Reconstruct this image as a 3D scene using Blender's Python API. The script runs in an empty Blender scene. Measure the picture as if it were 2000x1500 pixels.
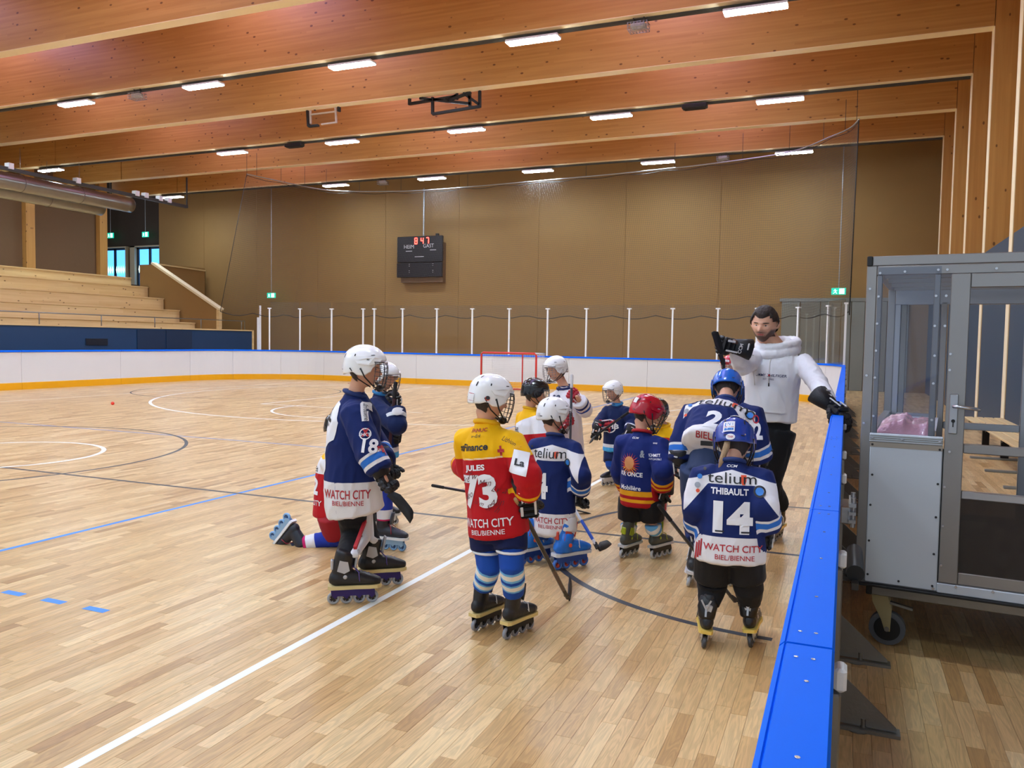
import bpy, bmesh, math, random
import numpy as np
from mathutils import Vector, Matrix, noise
from mathutils.bvhtree import BVHTree
D = bpy.data
SC = bpy.context.scene
COL = SC.collection
random.seed(7)
rnd = random.random
def rad(a): return a*math.pi/180
# ------------------------------------------------------------------ camera
CAMH = 1.6; FPX = 1564.0
def cam_rot(yaw, pitch, roll):
    y, p, r = rad(yaw), rad(pitch), rad(roll)
    f = Vector((-math.sin(y)*math.cos(p), math.cos(y)*math.cos(p), -math.sin(p)))
    ri = f.cross(Vector((0, 0, 1))).normalized(); dn = f.cross(ri)
    r2 = ri*math.cos(r)+dn*math.sin(r); d2 = -ri*math.sin(r)+dn*math.cos(r)
    return r2, d2, f
CR, CDN, CF = cam_rot(22.6, 3.07, -0.905)
cam = D.objects.new('camera', D.cameras.new('camera')); COL.objects.link(cam)
m = Matrix((CR, -CDN, -CF)).transposed().to_4x4(); m.translation = (0, 0, CAMH)
cam.matrix_world = m
cam.data.sensor_fit = 'HORIZONTAL'; cam.data.sensor_width = 36; cam.data.lens = FPX/2000*36
cam.data.clip_start = 0.05; cam.data.clip_end = 200
SC.camera = cam
def ray(px, py): return CR*((px-1000)/FPX)+CDN*((py-750)/FPX)+CF
def at(px, py, Y):                       # a point of the photograph at depth Y -> world
    d = ray(px, py); return Vector((0, 0, CAMH))+d*(Y/d.y)
def flo(px, py, z=0.0):
    d = ray(px, py); return Vector((0, 0, CAMH))+d*((z-CAMH)/d.z)
# ------------------------------------------------------------------ world, exposure
w = D.worlds.new('world'); SC.world = w; w.use_nodes = True
w.node_tree.nodes['Background'].inputs[0].default_value = (0.75, 0.86, 1.0, 1)
w.node_tree.nodes['Background'].inputs[1].default_value = 0.55
SC.view_settings.view_transform = 'Standard'; SC.view_settings.look = 'None'
SC.view_settings.gamma = 1.0; SC.view_settings.exposure = 0.55
SC.view_settings.use_curve_mapping = False
LAMP = 108.0; SKYL = 3.4
# ------------------------------------------------------------------ helpers
def lin(c):
    if isinstance(c, str): c = tuple(int(c[i:i+2], 16)/255 for i in (0, 2, 4))
    return tuple((x/12.92 if x <= .04045 else ((x+.055)/1.055)**2.4) for x in c)+(1,)
MATS = {}
def mat(name, col='808080', rough=.5, metal=0, bump=0, bscale=60, var=0, vscale=6, emit=None, estr=0, spec=.5, coat=0, stretch=None):
    if name in MATS: return MATS[name]
    M = D.materials.new(name); M.use_nodes = True; nt = M.node_tree; b = nt.nodes['Principled BSDF']
    b.inputs['Base Color'].default_value = lin(col); b.inputs['Roughness'].default_value = rough
    b.inputs['Metallic'].default_value = metal; b.inputs['Specular IOR Level'].default_value = spec
    b.inputs['Coat Weight'].default_value = coat
    tc = nt.nodes.new('ShaderNodeNewGeometry'); src = tc.outputs['Position']
    if stretch:
        mp = nt.nodes.new('ShaderNodeMapping'); mp.inputs['Scale'].default_value = stretch
        nt.links.new(src, mp.inputs[0]); src = mp.outputs[0]
    if var:
        n = nt.nodes.new('ShaderNodeTexNoise'); n.inputs['Scale'].default_value = vscale; n.inputs['Detail'].default_value = 4
        nt.links.new(src, n.inputs['Vector'])
        mx = nt.nodes.new('ShaderNodeMix'); mx.data_type = 'RGBA'
        c = lin(col); mx.inputs[6].default_value = tuple(x*(1-var) for x in c[:3])+(1,)
        mx.inputs[7].default_value = tuple(min(1, x*(1+var)) for x in c[:3])+(1,)
        nt.links.new(n.outputs[0], mx.inputs[0]); nt.links.new(mx.outputs[2], b.inputs['Base Color'])
    if bump:
        n = nt.nodes.new('ShaderNodeTexNoise'); n.inputs['Scale'].default_value = bscale; n.inputs['Detail'].default_value = 3
        nt.links.new(src, n.inputs['Vector'])
        bp = nt.nodes.new('ShaderNodeBump'); bp.inputs['Strength'].default_value = bump; bp.inputs['Distance'].default_value = .01
        nt.links.new(n.outputs[0], bp.inputs['Height']); nt.links.new(bp.outputs[0], b.inputs['Normal'])
    if emit:
        b.inputs['Emission Color'].default_value = lin(emit); b.inputs['Emission Strength'].default_value = estr
    MATS[name] = M; return M
def clear_mat(name, tint='ffffff', ior=1.45, rough=.03, haze=0.0, hazecol='c8ccd0', bump=0):
    if name in MATS: return MATS[name]
    M = D.materials.new(name); M.use_nodes = True; nt = M.node_tree; nt.nodes.clear()
    o = nt.nodes.new('ShaderNodeOutputMaterial'); t = nt.nodes.new('ShaderNodeBsdfTransparent'); t.inputs[0].default_value = lin(tint)
    g = nt.nodes.new('ShaderNodeBsdfGlossy'); g.inputs['Roughness'].default_value = rough
    fr = nt.nodes.new('ShaderNodeFresnel'); fr.inputs[0].default_value = ior
    if bump:
        tc = nt.nodes.new('ShaderNodeNewGeometry'); n = nt.nodes.new('ShaderNodeTexNoise'); n.inputs['Scale'].default_value = 1.3
        nt.links.new(tc.outputs['Position'], n.inputs['Vector']); bp = nt.nodes.new('ShaderNodeBump'); bp.inputs['Strength'].default_value = bump
        bp.inputs['Distance'].default_value = .3
        nt.links.new(n.outputs[0], bp.inputs['Height']); nt.links.new(bp.outputs[0], g.inputs['Normal'])
    mx = nt.nodes.new('ShaderNodeMixShader'); mi_ = nt.nodes.new('ShaderNodeMath'); mi_.operation = 'MINIMUM'; mi_.inputs[1].default_value = .3; nt.links.new(fr.outputs[0], mi_.inputs[0]); nt.links.new(mi_.outputs[0], mx.inputs[0]); nt.links.new(t.outputs[0], mx.inputs[1]); nt.links.new(g.outputs[0], mx.inputs[2])
    last = mx.outputs[0]
    if haze:
        d = nt.nodes.new('ShaderNodeBsdfDiffuse'); d.inputs[0].default_value = lin(hazecol)
        m2 = nt.nodes.new('ShaderNodeMixShader'); m2.inputs[0].default_value = haze
        nt.links.new(last, m2.inputs[1]); nt.links.new(d.outputs[0], m2.inputs[2]); last = m2.outputs[0]
    nt.links.new(last, o.inputs[0]); MATS[name] = M; return M
def tag(o, label=None, cat=None, group=None, kind=None):
    if label: o['label'] = label
    if cat: o['category'] = cat
    if group: o['group'] = group
    if kind: o['kind'] = kind
    return o
def link(o, parent=None):
    COL.objects.link(o)
    if parent is not None: o.parent = parent
    return o
def empty(name, loc=(0, 0, 0), rz=0, label=None, cat=None, group=None, parent=None):
    o = D.objects.new(name, None); o.location = loc; o.rotation_euler = (0, 0, rz); o.empty_display_size = .1
    link(o, parent); return tag(o, label, cat, group)
class MB:
    def __init__(s): s.v = []; s.f = []; s.sm = []; s.mi = []
    def add(s, vs, fs, smooth=False, mi=0):
        n = len(s.v); s.v += [tuple(v) for v in vs]; s.f += [tuple(i+n for i in f) for f in fs]
        s.sm += [smooth]*len(fs); s.mi += [mi]*len(fs); return s
    def box(s, c, d, M=None, mi=0, bev=0):
        x, y, z = d[0]/2, d[1]/2, d[2]/2; c = Vector(c)
        if bev:
            b = min(bev, x*.9, y*.9, z*.9); pts = []
            for zz, ins in ((-z, b), (-z+b, 0), (z-b, 0), (z, b)):
                for (sx, sy) in ((-1, -1), (1, -1), (1, 1), (-1, 1)):
                    a, bb = x-ins, y-ins; k = b if not ins else b*.6
                    if sx*sy > 0: pts += [(sx*a, sy*(bb-k), zz), (sx*(a-k), sy*bb, zz)]
                    else: pts += [(sx*(a-k), sy*bb, zz), (sx*a, sy*(bb-k), zz)]
            vs = [Vector(p) for p in pts]; fs = []
            for k in range(3):
                for i in range(8): j = (i+1) % 8; fs.append((k*8+i, k*8+j, k*8+8+j, k*8+8+i))
            fs += [tuple(range(7, -1, -1)), tuple(range(24, 32))]
        else:
            vs = [Vector((a*x, b*y, e*z)) for e in (-1, 1) for (a, b) in ((-1, -1), (1, -1), (1, 1), (-1, 1))]
            fs = [(3, 2, 1, 0), (4, 5, 6, 7), (0, 1, 5, 4), (1, 2, 6, 5), (2, 3, 7, 6), (3, 0, 4, 7)]
        if M is not None: vs = [M @ v for v in vs]
        return s.add([v+c for v in vs], fs, False, mi)
    def bx(s, x0, x1, y0, y1, z0, z1, mi=0, bev=0):
        return s.box(((x0+x1)/2, (y0+y1)/2, (z0+z1)/2), (abs(x1-x0), abs(y1-y0), abs(z1-z0)), None, mi, bev)
    def bar(s, a, b, w, h, up=(0, 0, 1), mi=0, bev=0):
        a = Vector(a); b = Vector(b); y = (b-a); L = y.length; y.normalize(); x = y.cross(Vector(up))
        if x.length < 1e-4: x = y.cross(Vector((1, 0, 0)))
        x.normalize(); z = x.cross(y)
        return s.box((a+b)/2, (w, L, h), Matrix((x, y, z)).transposed(), mi, bev)
    def loft(s, pts, rr, side=(1, 0, 0), n=16, cap=True, mi=0, closed=False, power=2.0, capk=.5):
        pts = [Vector(p) for p in pts]; m = len(pts); rr = [(r, r) if not hasattr(r, '__len__') else r for r in rr]
        if len(rr) == 1: rr = rr*m
        vs = []; side0 = Vector(side)
        def ring(p, t, ra, rb):
            sd = side0-t*side0.dot(t)
            if sd.length < 1e-3: sd = Vector((0, 1, 0))-t*t.y
            sd.normalize(); b = t.cross(sd)
            o = []
            for k in range(n):
                a = 2*math.pi*k/n; ca, sa = math.cos(a), math.sin(a)
                if power != 2:
                    ca = math.copysign(abs(ca)**(2/power), ca); sa = math.copysign(abs(sa)**(2/power), sa)
                o.append(p+sd*ra*ca+b*rb*sa)
            return o
        rings = []
        for i, p in enumerate(pts):
            if closed: t = pts[(i+1) % m]-pts[i-1]
            else: t = pts[min(i+1, m-1)]-pts[max(i-1, 0)]
            t = t.normalized(); ra, rb = rr[i]
            if not closed and cap and i == 0:
                e = min(ra, rb)*capk
                rings.append(ring(p-t*e, t, ra*.5, rb*.5)); rings.append(ring(p-t*e*.6, t, ra*.85, rb*.85))
            rings.append(ring(p, t, ra, rb))
            if not closed and cap and i == m-1:
                e = min(ra, rb)*capk
                rings.append(ring(p+t*e*.6, t, ra*.85, rb*.85)); rings.append(ring(p+t*e, t, ra*.5, rb*.5))
        for r in rings: vs += r
        R = len(rings); fs = []
        for i in range(R if closed else R-1):
            for k in range(n):
                k2 = (k+1) % n; j = (i+1) % R
                fs.append((i*n+k, i*n+k2, j*n+k2, j*n+k))
        if not closed: fs += [tuple(range(n-1, -1, -1)), tuple((R-1)*n+k for k in range(n))]
        return s.add(vs, fs, True, mi)
    def tube(s, pts, r, n=6, closed=False, mi=0):
        pts = [Vector(p) for p in pts]; m = len(pts); vs = []
        if not hasattr(r, '__len__'): r = [r]*m
        prev = None
        for i, p in enumerate(pts):
            t = ((pts[(i+1) % m]-pts[i-1]) if closed else (pts[min(i+1, m-1)]-pts[max(i-1, 0)])).normalized()
            if prev is None:
                u = t.cross(Vector((0, 0, 1)));
                if u.length < .1: u = t.cross(Vector((1, 0, 0)))
            else: u = prev-t*prev.dot(t)
            u.normalize(); prev = u; b = t.cross(u)
            vs += [p+(u*math.cos(2*math.pi*k/n)+b*math.sin(2*math.pi*k/n))*r[i] for k in range(n)]
        fs = []
        for i in range(m if closed else m-1):
            j = (i+1) % m
            for k in range(n): fs.append((i*n+k, i*n+(k+1) % n, j*n+(k+1) % n, j*n+k))
        if not closed: fs += [tuple(range(n-1, -1, -1)), tuple((m-1)*n+k for k in range(n))]
        return s.add(vs, fs, True, mi)
    def cyl(s, a, b, r, n=16, r2=None, mi=0):
        a = Vector(a); b = Vector(b); t = (b-a).normalized(); u = t.cross(Vector((0, 0, 1)))
        if u.length < .1: u = t.cross(Vector((1, 0, 0)))
        u.normalize(); w_ = t.cross(u); r2 = r if r2 is None else r2; vs = []
        for p, q in ((a, r), (b, r2)): vs += [p+(u*math.cos(2*math.pi*k/n)+w_*math.sin(2*math.pi*k/n))*q for k in range(n)]
        s.add(vs, [(k, (k+1) % n, n+(k+1) % n, n+k) for k in range(n)], True, mi)
        return s.add(vs, [tuple(range(n-1, -1, -1)), tuple(range(n, 2*n))], False, mi)
    def prism(s, poly, axis, a, b, mi=0):             # poly in the two other axes, extruded from a to b along axis
        n = len(poly); vs = []
        for q in (a, b):
            for (u, v) in poly: vs.append({'x': (q, u, v), 'y': (u, q, v), 'z': (u, v, q)}[axis])
        return s.add(vs, [tuple(range(n)), tuple(range(2*n-1, n-1, -1))]+[(k, (k+1) % n, n+(k+1) % n, n+k) for k in range(n)], False, mi)
    def ell(s, c, r, n=16, m_=10, M=None, mi=0):
        vs = []; c = Vector(c)
        for i in range(m_+1):
            th = math.pi*i/m_
            for k in range(n):
                a = 2*math.pi*k/n; v = Vector((r[0]*math.sin(th)*math.cos(a), r[1]*math.sin(th)*math.sin(a), r[2]*math.cos(th)))
                if M is not None: v = M @ v
                vs.append(v+c)
        return s.add(vs, [(i*n+k, (i+1)*n+k, (i+1)*n+(k+1) % n, i*n+(k+1) % n) for i in range(m_) for k in range(n)], True, mi)
    def mesh(s, name, mats, fix=True):
        me = D.meshes.new(name); me.from_pydata(s.v, [], s.f)
        for m_ in (mats if isinstance(mats, (list, tuple)) else [mats]): me.materials.append(m_)
        me.polygons.foreach_set('use_smooth', s.sm)
        if any(s.mi): me.polygons.foreach_set('material_index', s.mi)
        if fix and len(s.f) < 60000:
            b = bmesh.new(); b.from_mesh(me); bmesh.ops.recalc_face_normals(b, faces=b.faces); b.to_mesh(me); b.free()
        me.update(); return me
    def build(s, name, mats, parent=None, base=None, fix=True):
        if base is not None:
            bx_, by_, bz_ = base; s.v = [(x-bx_, y-by_, z-bz_) for x, y, z in s.v]
        return link(D.objects.new(name, s.mesh(name, mats, fix)), parent)
_dg = None
def text_mesh(txt, bold=0.0, shear=0.0, spacing=1.0):
    cu = D.curves.new('t', 'FONT'); cu.body = txt; cu.size = 1; cu.offset = bold; cu.shear = shear; cu.space_character = spacing
    cu.resolution_u = 3; cu.align_x = 'CENTER'; cu.align_y = 'CENTER'; cu.fill_mode = 'FRONT'
    o = D.objects.new('t', cu); COL.objects.link(o); dg = bpy.context.evaluated_depsgraph_get(); dg.update()
    me = D.meshes.new_from_object(o.evaluated_get(dg)); D.objects.remove(o); D.curves.remove(cu)
    b = bmesh.new(); b.from_mesh(me)
    xs = [v.co.x for v in b.verts]; ys = [v.co.y for v in b.verts]
    if not xs: b.free(); return [], []
    cx, cy = (min(xs)+max(xs))/2, (min(ys)+max(ys))/2; W, H = max(xs)-min(xs), max(ys)-min(ys)
    for v in b.verts: v.co.x = (v.co.x-cx)/W; v.co.y = (v.co.y-cy)/H
    bmesh.ops.triangulate(b, faces=b.faces)
    b.verts.index_update(); vs = [v.co.copy() for v in b.verts]; fs = [tuple(v.index for v in f.verts) for f in b.faces]
    b.free(); D.meshes.remove(me); return vs, fs
def flat_text(txt, w_, h, origin, xdir, ydir, m_, parent, base, name='lettering', bold=0, shear=0, off=.002):
    vs, fs = text_mesh(txt, bold, shear); x = Vector(xdir).normalized(); y = Vector(ydir).normalized(); n = x.cross(y); o = Vector(origin)+n*off
    mb = MB(); mb.add([o+x*v.x*w_+y*v.y*h for v in vs], fs); return mb.build(name, m_, parent, base, fix=False)
def subdiv2d(vs, fs, maxlen):
    b = bmesh.new(); bv = [b.verts.new(v) for v in vs]
    for f in fs:
        try: b.faces.new([bv[i] for i in f])
        except ValueError: pass
    for _ in range(7):
        es = [e for e in b.edges if e.calc_length() > maxlen]
        if not es: break
        bmesh.ops.subdivide_edges(b, edges=es, cuts=1); bmesh.ops.triangulate(b, faces=b.faces)
    b.verts.index_update(); r = ([v.co.copy() for v in b.verts], [tuple(v.index for v in f.verts) for f in b.faces]); b.free(); return r
def drape(target, shape, w_, h, center, n, up, m_, parent, base, name='print', off=.003, maxlen=.02, rot=0):
    """lay a flat printed shape (verts in a unit square) onto the surface of target, projecting along -n"""
    vs, fs = shape
    n = Vector(n).normalized(); up = Vector(up); up = (up-n*up.dot(n)).normalized(); x = up.cross(n)
    if rot: x, up = x*math.cos(rot)+up*math.sin(rot), up*math.cos(rot)-x*math.sin(rot)
    v2, f2 = subdiv2d([Vector((v.x*w_, v.y*h, 0)) for v in vs], fs, maxlen)
    c = Vector(center)+n*.35; out = []; ok = []
    for v in v2:
        p = c+x*v.x+up*v.y; hit = target.ray_cast(p, -n, .75)
        if hit[0] is None: out.append(p); ok.append(False)
        else: out.append(hit[0]+n*off*.6+hit[1]*off*.6); ok.append(hit[1].dot(n) > .08)
    f3 = [f for f in f2 if all(ok[i] for i in f)]
    if not f3: return None
    mb = MB(); mb.add(out, f3, True); return mb.build(name, m_, parent, base, fix=False)
SQ = ([Vector((-.5, -.5, 0)), Vector((.5, -.5, 0)), Vector((.5, .5, 0)), Vector((-.5, .5, 0))], [(0, 1, 2, 3)])
def poly(pts):
    return [Vector((x, y, 0)) for x, y in pts], [tuple(range(len(pts)))]
def disc(n=20, r=.5): return [Vector((0, 0, 0))]+[Vector((r*math.cos(2*math.pi*k/n), r*math.sin(2*math.pi*k/n), 0)) for k in range(n)], [(0, 1+k, 1+(k+1) % n) for k in range(n)]
def ringshape(r0=.35, r1=.5, a0=0, a1=360, n=28):
    vs = []
    for k in range(n+1):
        a = rad(a0+(a1-a0)*k/n); vs += [Vector((r0*math.cos(a), r0*math.sin(a), 0)), Vector((r1*math.cos(a), r1*math.sin(a), 0))]
    return vs, [(2*k, 2*k+1, 2*k+3, 2*k+2) for k in range(n)]
# ------------------------------------------------------------------ wood materials
def N(nt, t, **k):
    n = nt.nodes.new('ShaderNode'+t)
    for a, b in k.items(): setattr(n, a, b)
    return n
def parquet_mat():
    M = D.materials.new('oak_parquet'); M.use_nodes = True; nt = M.node_tree; L = nt.links.new; b = nt.nodes['Principled BSDF']
    at_ = N(nt, 'Attribute', attribute_name='rnd'); oi = N(nt, 'ObjectInfo'); ad = N(nt, 'Math', operation='ADD'); fr = N(nt, 'Math', operation='FRACT')
    L(at_.outputs['Fac'], ad.inputs[0]); L(oi.outputs['Random'], ad.inputs[1]); L(ad.outputs[0], fr.inputs[0])
    geo = N(nt, 'NewGeometry'); cb = N(nt, 'CombineXYZ'); m1 = N(nt, 'Math', operation='MULTIPLY'); m1.inputs[1].default_value = 37
    L(fr.outputs[0], m1.inputs[0]); L(m1.outputs[0], cb.inputs[2]); L(m1.outputs[0], cb.inputs[0])
    va = N(nt, 'VectorMath', operation='ADD'); L(geo.outputs['Position'], va.inputs[0]); L(cb.outputs[0], va.inputs[1])
    mp = N(nt, 'Mapping'); mp.inputs['Scale'].default_value = (16, 1.6, 1); L(va.outputs[0], mp.inputs[0])
    n1 = N(nt, 'TexNoise'); n1.inputs['Scale'].default_value = 1.6; n1.inputs['Detail'].default_value = 2; n1.inputs['Distortion'].default_value = 1.2; L(mp.outputs[0], n1.inputs['Vector'])
    ml = N(nt, 'Math', operation='MULTIPLY'); ml.inputs[1].default_value = 26; L(n1.outputs[0], ml.inputs[0])
    sn = N(nt, 'Math', operation='SINE'); L(ml.outputs[0], sn.inputs[0])
    mp2 = N(nt, 'Mapping'); mp2.inputs['Scale'].default_value = (260, 9, 1); L(va.outputs[0], mp2.inputs[0])
    n2 = N(nt, 'TexNoise'); n2.inputs['Scale'].default_value = 1; n2.inputs['Detail'].default_value = 3; L(mp2.outputs[0], n2.inputs['Vector'])
    ramp = N(nt, 'ValToRGB'); cr = ramp.color_ramp
    cols = [(0, 'ac8350'), (.06, 'bf9862'), (.3, 'cda872'), (.75, 'd7b47e'), (1, 'e3c592')]
    while len(cr.elements) < len(cols): cr.elements.new(.5)
    for e, (p, c) in zip(cr.elements, cols): e.position = p; e.color = lin(c)
    L(fr.outputs[0], ramp.inputs[0])
    mr = N(nt, 'MapRange'); mr.inputs[1].default_value = -1; mr.inputs[2].default_value = 1; mr.inputs[3].default_value = .84; mr.inputs[4].default_value = 1.04; L(sn.outputs[0], mr.inputs[0])
    mr2 = N(nt, 'MapRange'); mr2.inputs[1].default_value = .3; mr2.inputs[2].default_value = .7; mr2.inputs[3].default_value = .9; mr2.inputs[4].default_value = 1.06; L(n2.outputs[0], mr2.inputs[0])
    mm = N(nt, 'Math', operation='MULTIPLY'); L(mr.outputs[0], mm.inputs[0]); L(mr2.outputs[0], mm.inputs[1])
    vm = N(nt, 'VectorMath', operation='SCALE'); L(ramp.outputs[0], vm.inputs[0]); L(mm.outputs[0], vm.inputs['Scale'])
    L(vm.outputs[0], b.inputs['Base Color']); b.inputs['Roughness'].default_value = .33; b.inputs['Specular IOR Level'].default_value = .45
    return M
def timber_mat(name, c0, c1, axis=0, rough=.42, knots=True, lam=0.045):
    """spruce glulam: lamella lines across height, fine grain along axis, dark knots"""
    M = D.materials.new(name); M.use_nodes = True; nt = M.node_tree; L = nt.links.new; b = nt.nodes['Principled BSDF']
    geo = N(nt, 'NewGeometry'); mp = N(nt, 'Mapping')
    sc = [14, 14, 14]; sc[axis] = .7; mp.inputs['Scale'].default_value = sc; L(geo.outputs['Position'], mp.inputs[0])
    n1 = N(nt, 'TexNoise'); n1.inputs['Scale'].default_value = 1; n1.inputs['Detail'].default_value = 5; L(mp.outputs[0], n1.inputs['Vector'])
    sp = N(nt, 'SeparateXYZ'); L(geo.outputs['Position'], sp.inputs[0])
    dv = N(nt, 'Math', operation='DIVIDE'); dv.inputs[1].default_value = lam; L(sp.outputs[2 if axis != 2 else 0], dv.inputs[0]); fl = N(nt, 'Math', operation='FLOOR'); L(dv.outputs[0], fl.inputs[0])
    dx = N(nt, 'Math', operation='DIVIDE'); dx.inputs[1].default_value = 3.7; L(sp.outputs[axis], dx.inputs[0])
    wn0 = N(nt, 'TexWhiteNoise', noise_dimensions='1D'); L(fl.outputs[0], wn0.inputs['W'])
    a2 = N(nt, 'Math', operation='ADD'); L(dx.outputs[0], a2.inputs[0]); L(wn0.outputs[0], a2.inputs[1]); f2 = N(nt, 'Math', operation='FLOOR'); L(a2.outputs[0], f2.inputs[0])
    cx = N(nt, 'CombineXYZ'); L(fl.outputs[0], cx.inputs[0]); L(f2.outputs[0], cx.inputs[1]); wn = N(nt, 'TexWhiteNoise', noise_dimensions='3D'); L(cx.outputs[0], wn.inputs['Vector'])
    ad = N(nt, 'Math', operation='MULTIPLY_ADD'); ad.inputs[1].default_value = .38; L(wn.outputs[0], ad.inputs[0]); L(n1.outputs[0], ad.inputs[2])
    mr = N(nt, 'MapRange'); mr.inputs[1].default_value = .35; mr.inputs[2].default_value = 1.0; L(ad.outputs[0], mr.inputs[0])
    mx = N(nt, 'Mix', data_type='RGBA'); mx.inputs[6].default_value = lin(c0); mx.inputs[7].default_value = lin(c1); L(mr.outputs[0], mx.inputs[0])
    out = mx.outputs[2]
    if knots:
        mk = N(nt, 'Mapping'); s2 = [4.6, 4.6, 4.6]; s2[axis] = 2.6; mk.inputs['Scale'].default_value = s2; L(geo.outputs['Position'], mk.inputs[0])
        vo = N(nt, 'TexVoronoi'); vo.inputs['Scale'].default_value = 1; L(mk.outputs[0], vo.inputs['Vector'])
        lt = N(nt, 'MapRange', interpolation_type='SMOOTHSTEP'); lt.inputs[1].default_value = .08; lt.inputs[2].default_value = .13; lt.inputs[3].default_value = .8; lt.inputs[4].default_value = 0; L(vo.outputs['Distance'], lt.inputs[0])
        m2 = N(nt, 'Mix', data_type='RGBA'); L(lt.outputs[0], m2.inputs[0]); L(out, m2.inputs[6]); m2.inputs[7].default_value = lin('5a3018'); out = m2.outputs[2]
    L(out, b.inputs['Base Color']); b.inputs['Roughness'].default_value = rough; b.inputs['Specular IOR Level'].default_value = .5
    return M
M_FLOOR = parquet_mat()
M_BEAM = timber_mat('glulam_beam', 'bd8846', 'cf9c58', 0)
M_COLW = timber_mat('glulam_column', 'bd8846', 'cf9c58', 2)
M_BENCHW = timber_mat('pale_spruce', 'd5b27a', 'e6c993', 1, knots=True, lam=.12)
M_LITFACE = mat('glulam_painted_lit', 'ffe9bf', .5, var=.04, vscale=3)  # same glulam, paled: floor-bounce light painted into the colour
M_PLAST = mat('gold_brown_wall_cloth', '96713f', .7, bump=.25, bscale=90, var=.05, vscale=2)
M_DARKW = mat('dark_brown_wall', '4a3a2e', .7, var=.06)
M_BLUEW = mat('slate_blue_panel', '33475c', .45, var=.04)
M_NAVYW = mat('navy_panel', '173a5e', .5, var=.06, vscale=1)
M_WHITEB = mat('white_board_plastic', 'dcdcdc', .3, var=.02, vscale=2)
M_YEL = mat('yellow_kick_plastic', 'eaa800', .35, var=.03)
M_CAP = mat('blue_cap_plastic', '0068ec', .55, spec=.12, var=.03, vscale=2)
M_STEEL = mat('galvanised_steel', '8d8b86', .38, .85, bump=.1, var=.1, vscale=9)
M_DSTEEL = mat('dark_steel', '4b4946', .5, .6, var=.15, vscale=12)
M_ALU = mat('brushed_aluminium', 'b4b6ba', .3, .85, bump=.05, bscale=30, var=.06, vscale=5)
M_BLACK = mat('black_plastic', '111214', .4)
M_RUB = mat('black_rubber', '1a1a1b', .7)
M_WHITE = mat('white_plastic', 'eceef0', .3)
M_GREY = mat('grey_metal', '84847f', .45, .1)
M_LAMP = mat('lamp_diffuser', 'ffffff', .5, emit='dcf1ff', estr=LAMP)
M_CHAN = mat('screw_metal', 'c9cbd0', .25, .9)
M_LINEW = mat('white_line_paint', 'ecefe9', .45)
M_LINEB = mat('blue_line_paint', '2f86dd', .45)
M_LINEP = mat('pale_blue_line_paint', '7c94c6', .45)
M_LINEK = mat('dark_line_paint', '3c4046', .45)
M_LINER = mat('red_line_paint', 'b5564a', .5)
M_GLASS = clear_mat('acrylic_pane', 'f4f3ee', 1.25, .02, haze=.015, bump=0)
M_GLASS2 = clear_mat('cabin_acrylic', 'f0f2f6', 1.35, .02, haze=.03, hazecol='b8c4d8', bump=.12)
# ================================================================== SETTING
XR = 2.62; XL = -33.0; YB = 31.5; ZB = 8.22; BS = 3.1; YF = 28.76
floor = MB().bx(-39, 4.4, -3, 34, -.3, -.004).build('floor', mat('floor_joint', '8a6a45', .6)); tag(floor, kind='structure')
# ---- parquet staves
SW, SL, SG = .070, .46, .0008
stv = []; x = -22.6
while x < XR:
    y = -1.4-rnd()*SL
    while y < YB:
        L_ = SL
        stv.append((x, y)); y += L_
    x += SW
def inframe(x, y):
    d = Vector((x, y, -CAMH)); z = d.dot(CF)
    if z < .5: return None
    px = 1000+FPX*d.dot(CR)/z; py = 750+FPX*d.dot(CDN)/z
    return (px, py) if 0 < px < 2000 and 600 < py < 1500 else None
vis = sorted(stv, key=lambda p: (0 if inframe(p[0]+SW/2, p[1]+SL/2) else 1000)+p[0]**2*.9+(p[1]+.2)**2)
def stave_geo(mb, x, y, dz):
    x0, x1, y0, y1 = x+SG/2, x+SW-SG/2, y+SG/2, y+SL-SG/2; c = .0008
    vs = [(x0, y0, -.004), (x1, y0, -.004), (x1, y1, -.004), (x0, y1, -.004), (x0, y0, dz-c), (x1, y0, dz-c), (x1, y1, dz-c), (x0, y1, dz-c),
          (x0+c, y0+c, dz), (x1-c, y0+c, dz), (x1-c, y1-c, dz), (x0+c, y1-c, dz)]
    mb.add(vs, [(0, 1, 5, 4), (1, 2, 6, 5), (2, 3, 7, 6), (3, 0, 4, 7), (4, 5, 9, 8), (5, 6, 10, 9), (6, 7, 11, 10), (7, 4, 8, 11), (8, 9, 10, 11)])
sm_ = MB(); stave_geo(sm_, -SW/2, -SL/2, 0); sme = sm_.mesh('parquet_stave', M_FLOOR)
at0 = sme.attributes.new('rnd', 'FLOAT', 'FACE')
for i, (x, y) in enumerate(vis[:300]):
    o = D.objects.new('parquet_stave', sme); o.location = (x+SW/2, y+SL/2, -.0003*rnd()); link(o, floor)
nv = len(vis)-300; A = np.array(vis[300:]); R_ = np.random.RandomState(5)
dz = -R_.rand(nv)*.0003; c = .0008
x0 = A[:, 0]+SG/2; x1 = A[:, 0]+SW-SG/2; y0 = A[:, 1]+SG/2; y1 = A[:, 1]+SL-SG/2
lo = np.full(nv, -.003)
V = np.stack([np.stack(t, 1) for t in ((x0, y0, lo), (x1, y0, lo), (x1, y1, lo), (x0, y1, lo), (x0, y0, dz), (x1, y0, dz), (x1, y1, dz), (x0, y1, dz))], 1).reshape(-1, 3)
fb = np.array([(0, 1, 5, 4), (1, 2, 6, 5), (2, 3, 7, 6), (3, 0, 4, 7), (4, 5, 6, 7)])
F_ = (fb[None]+(np.arange(nv)*8)[:, None, None]).reshape(-1, 4)
me = D.meshes.new('parquet_field'); me.vertices.add(len(V)); me.vertices.foreach_set('co', V.ravel()); me.loops.add(F_.size); me.loops.foreach_set('vertex_index', F_.ravel().astype(np.int32))
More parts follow.
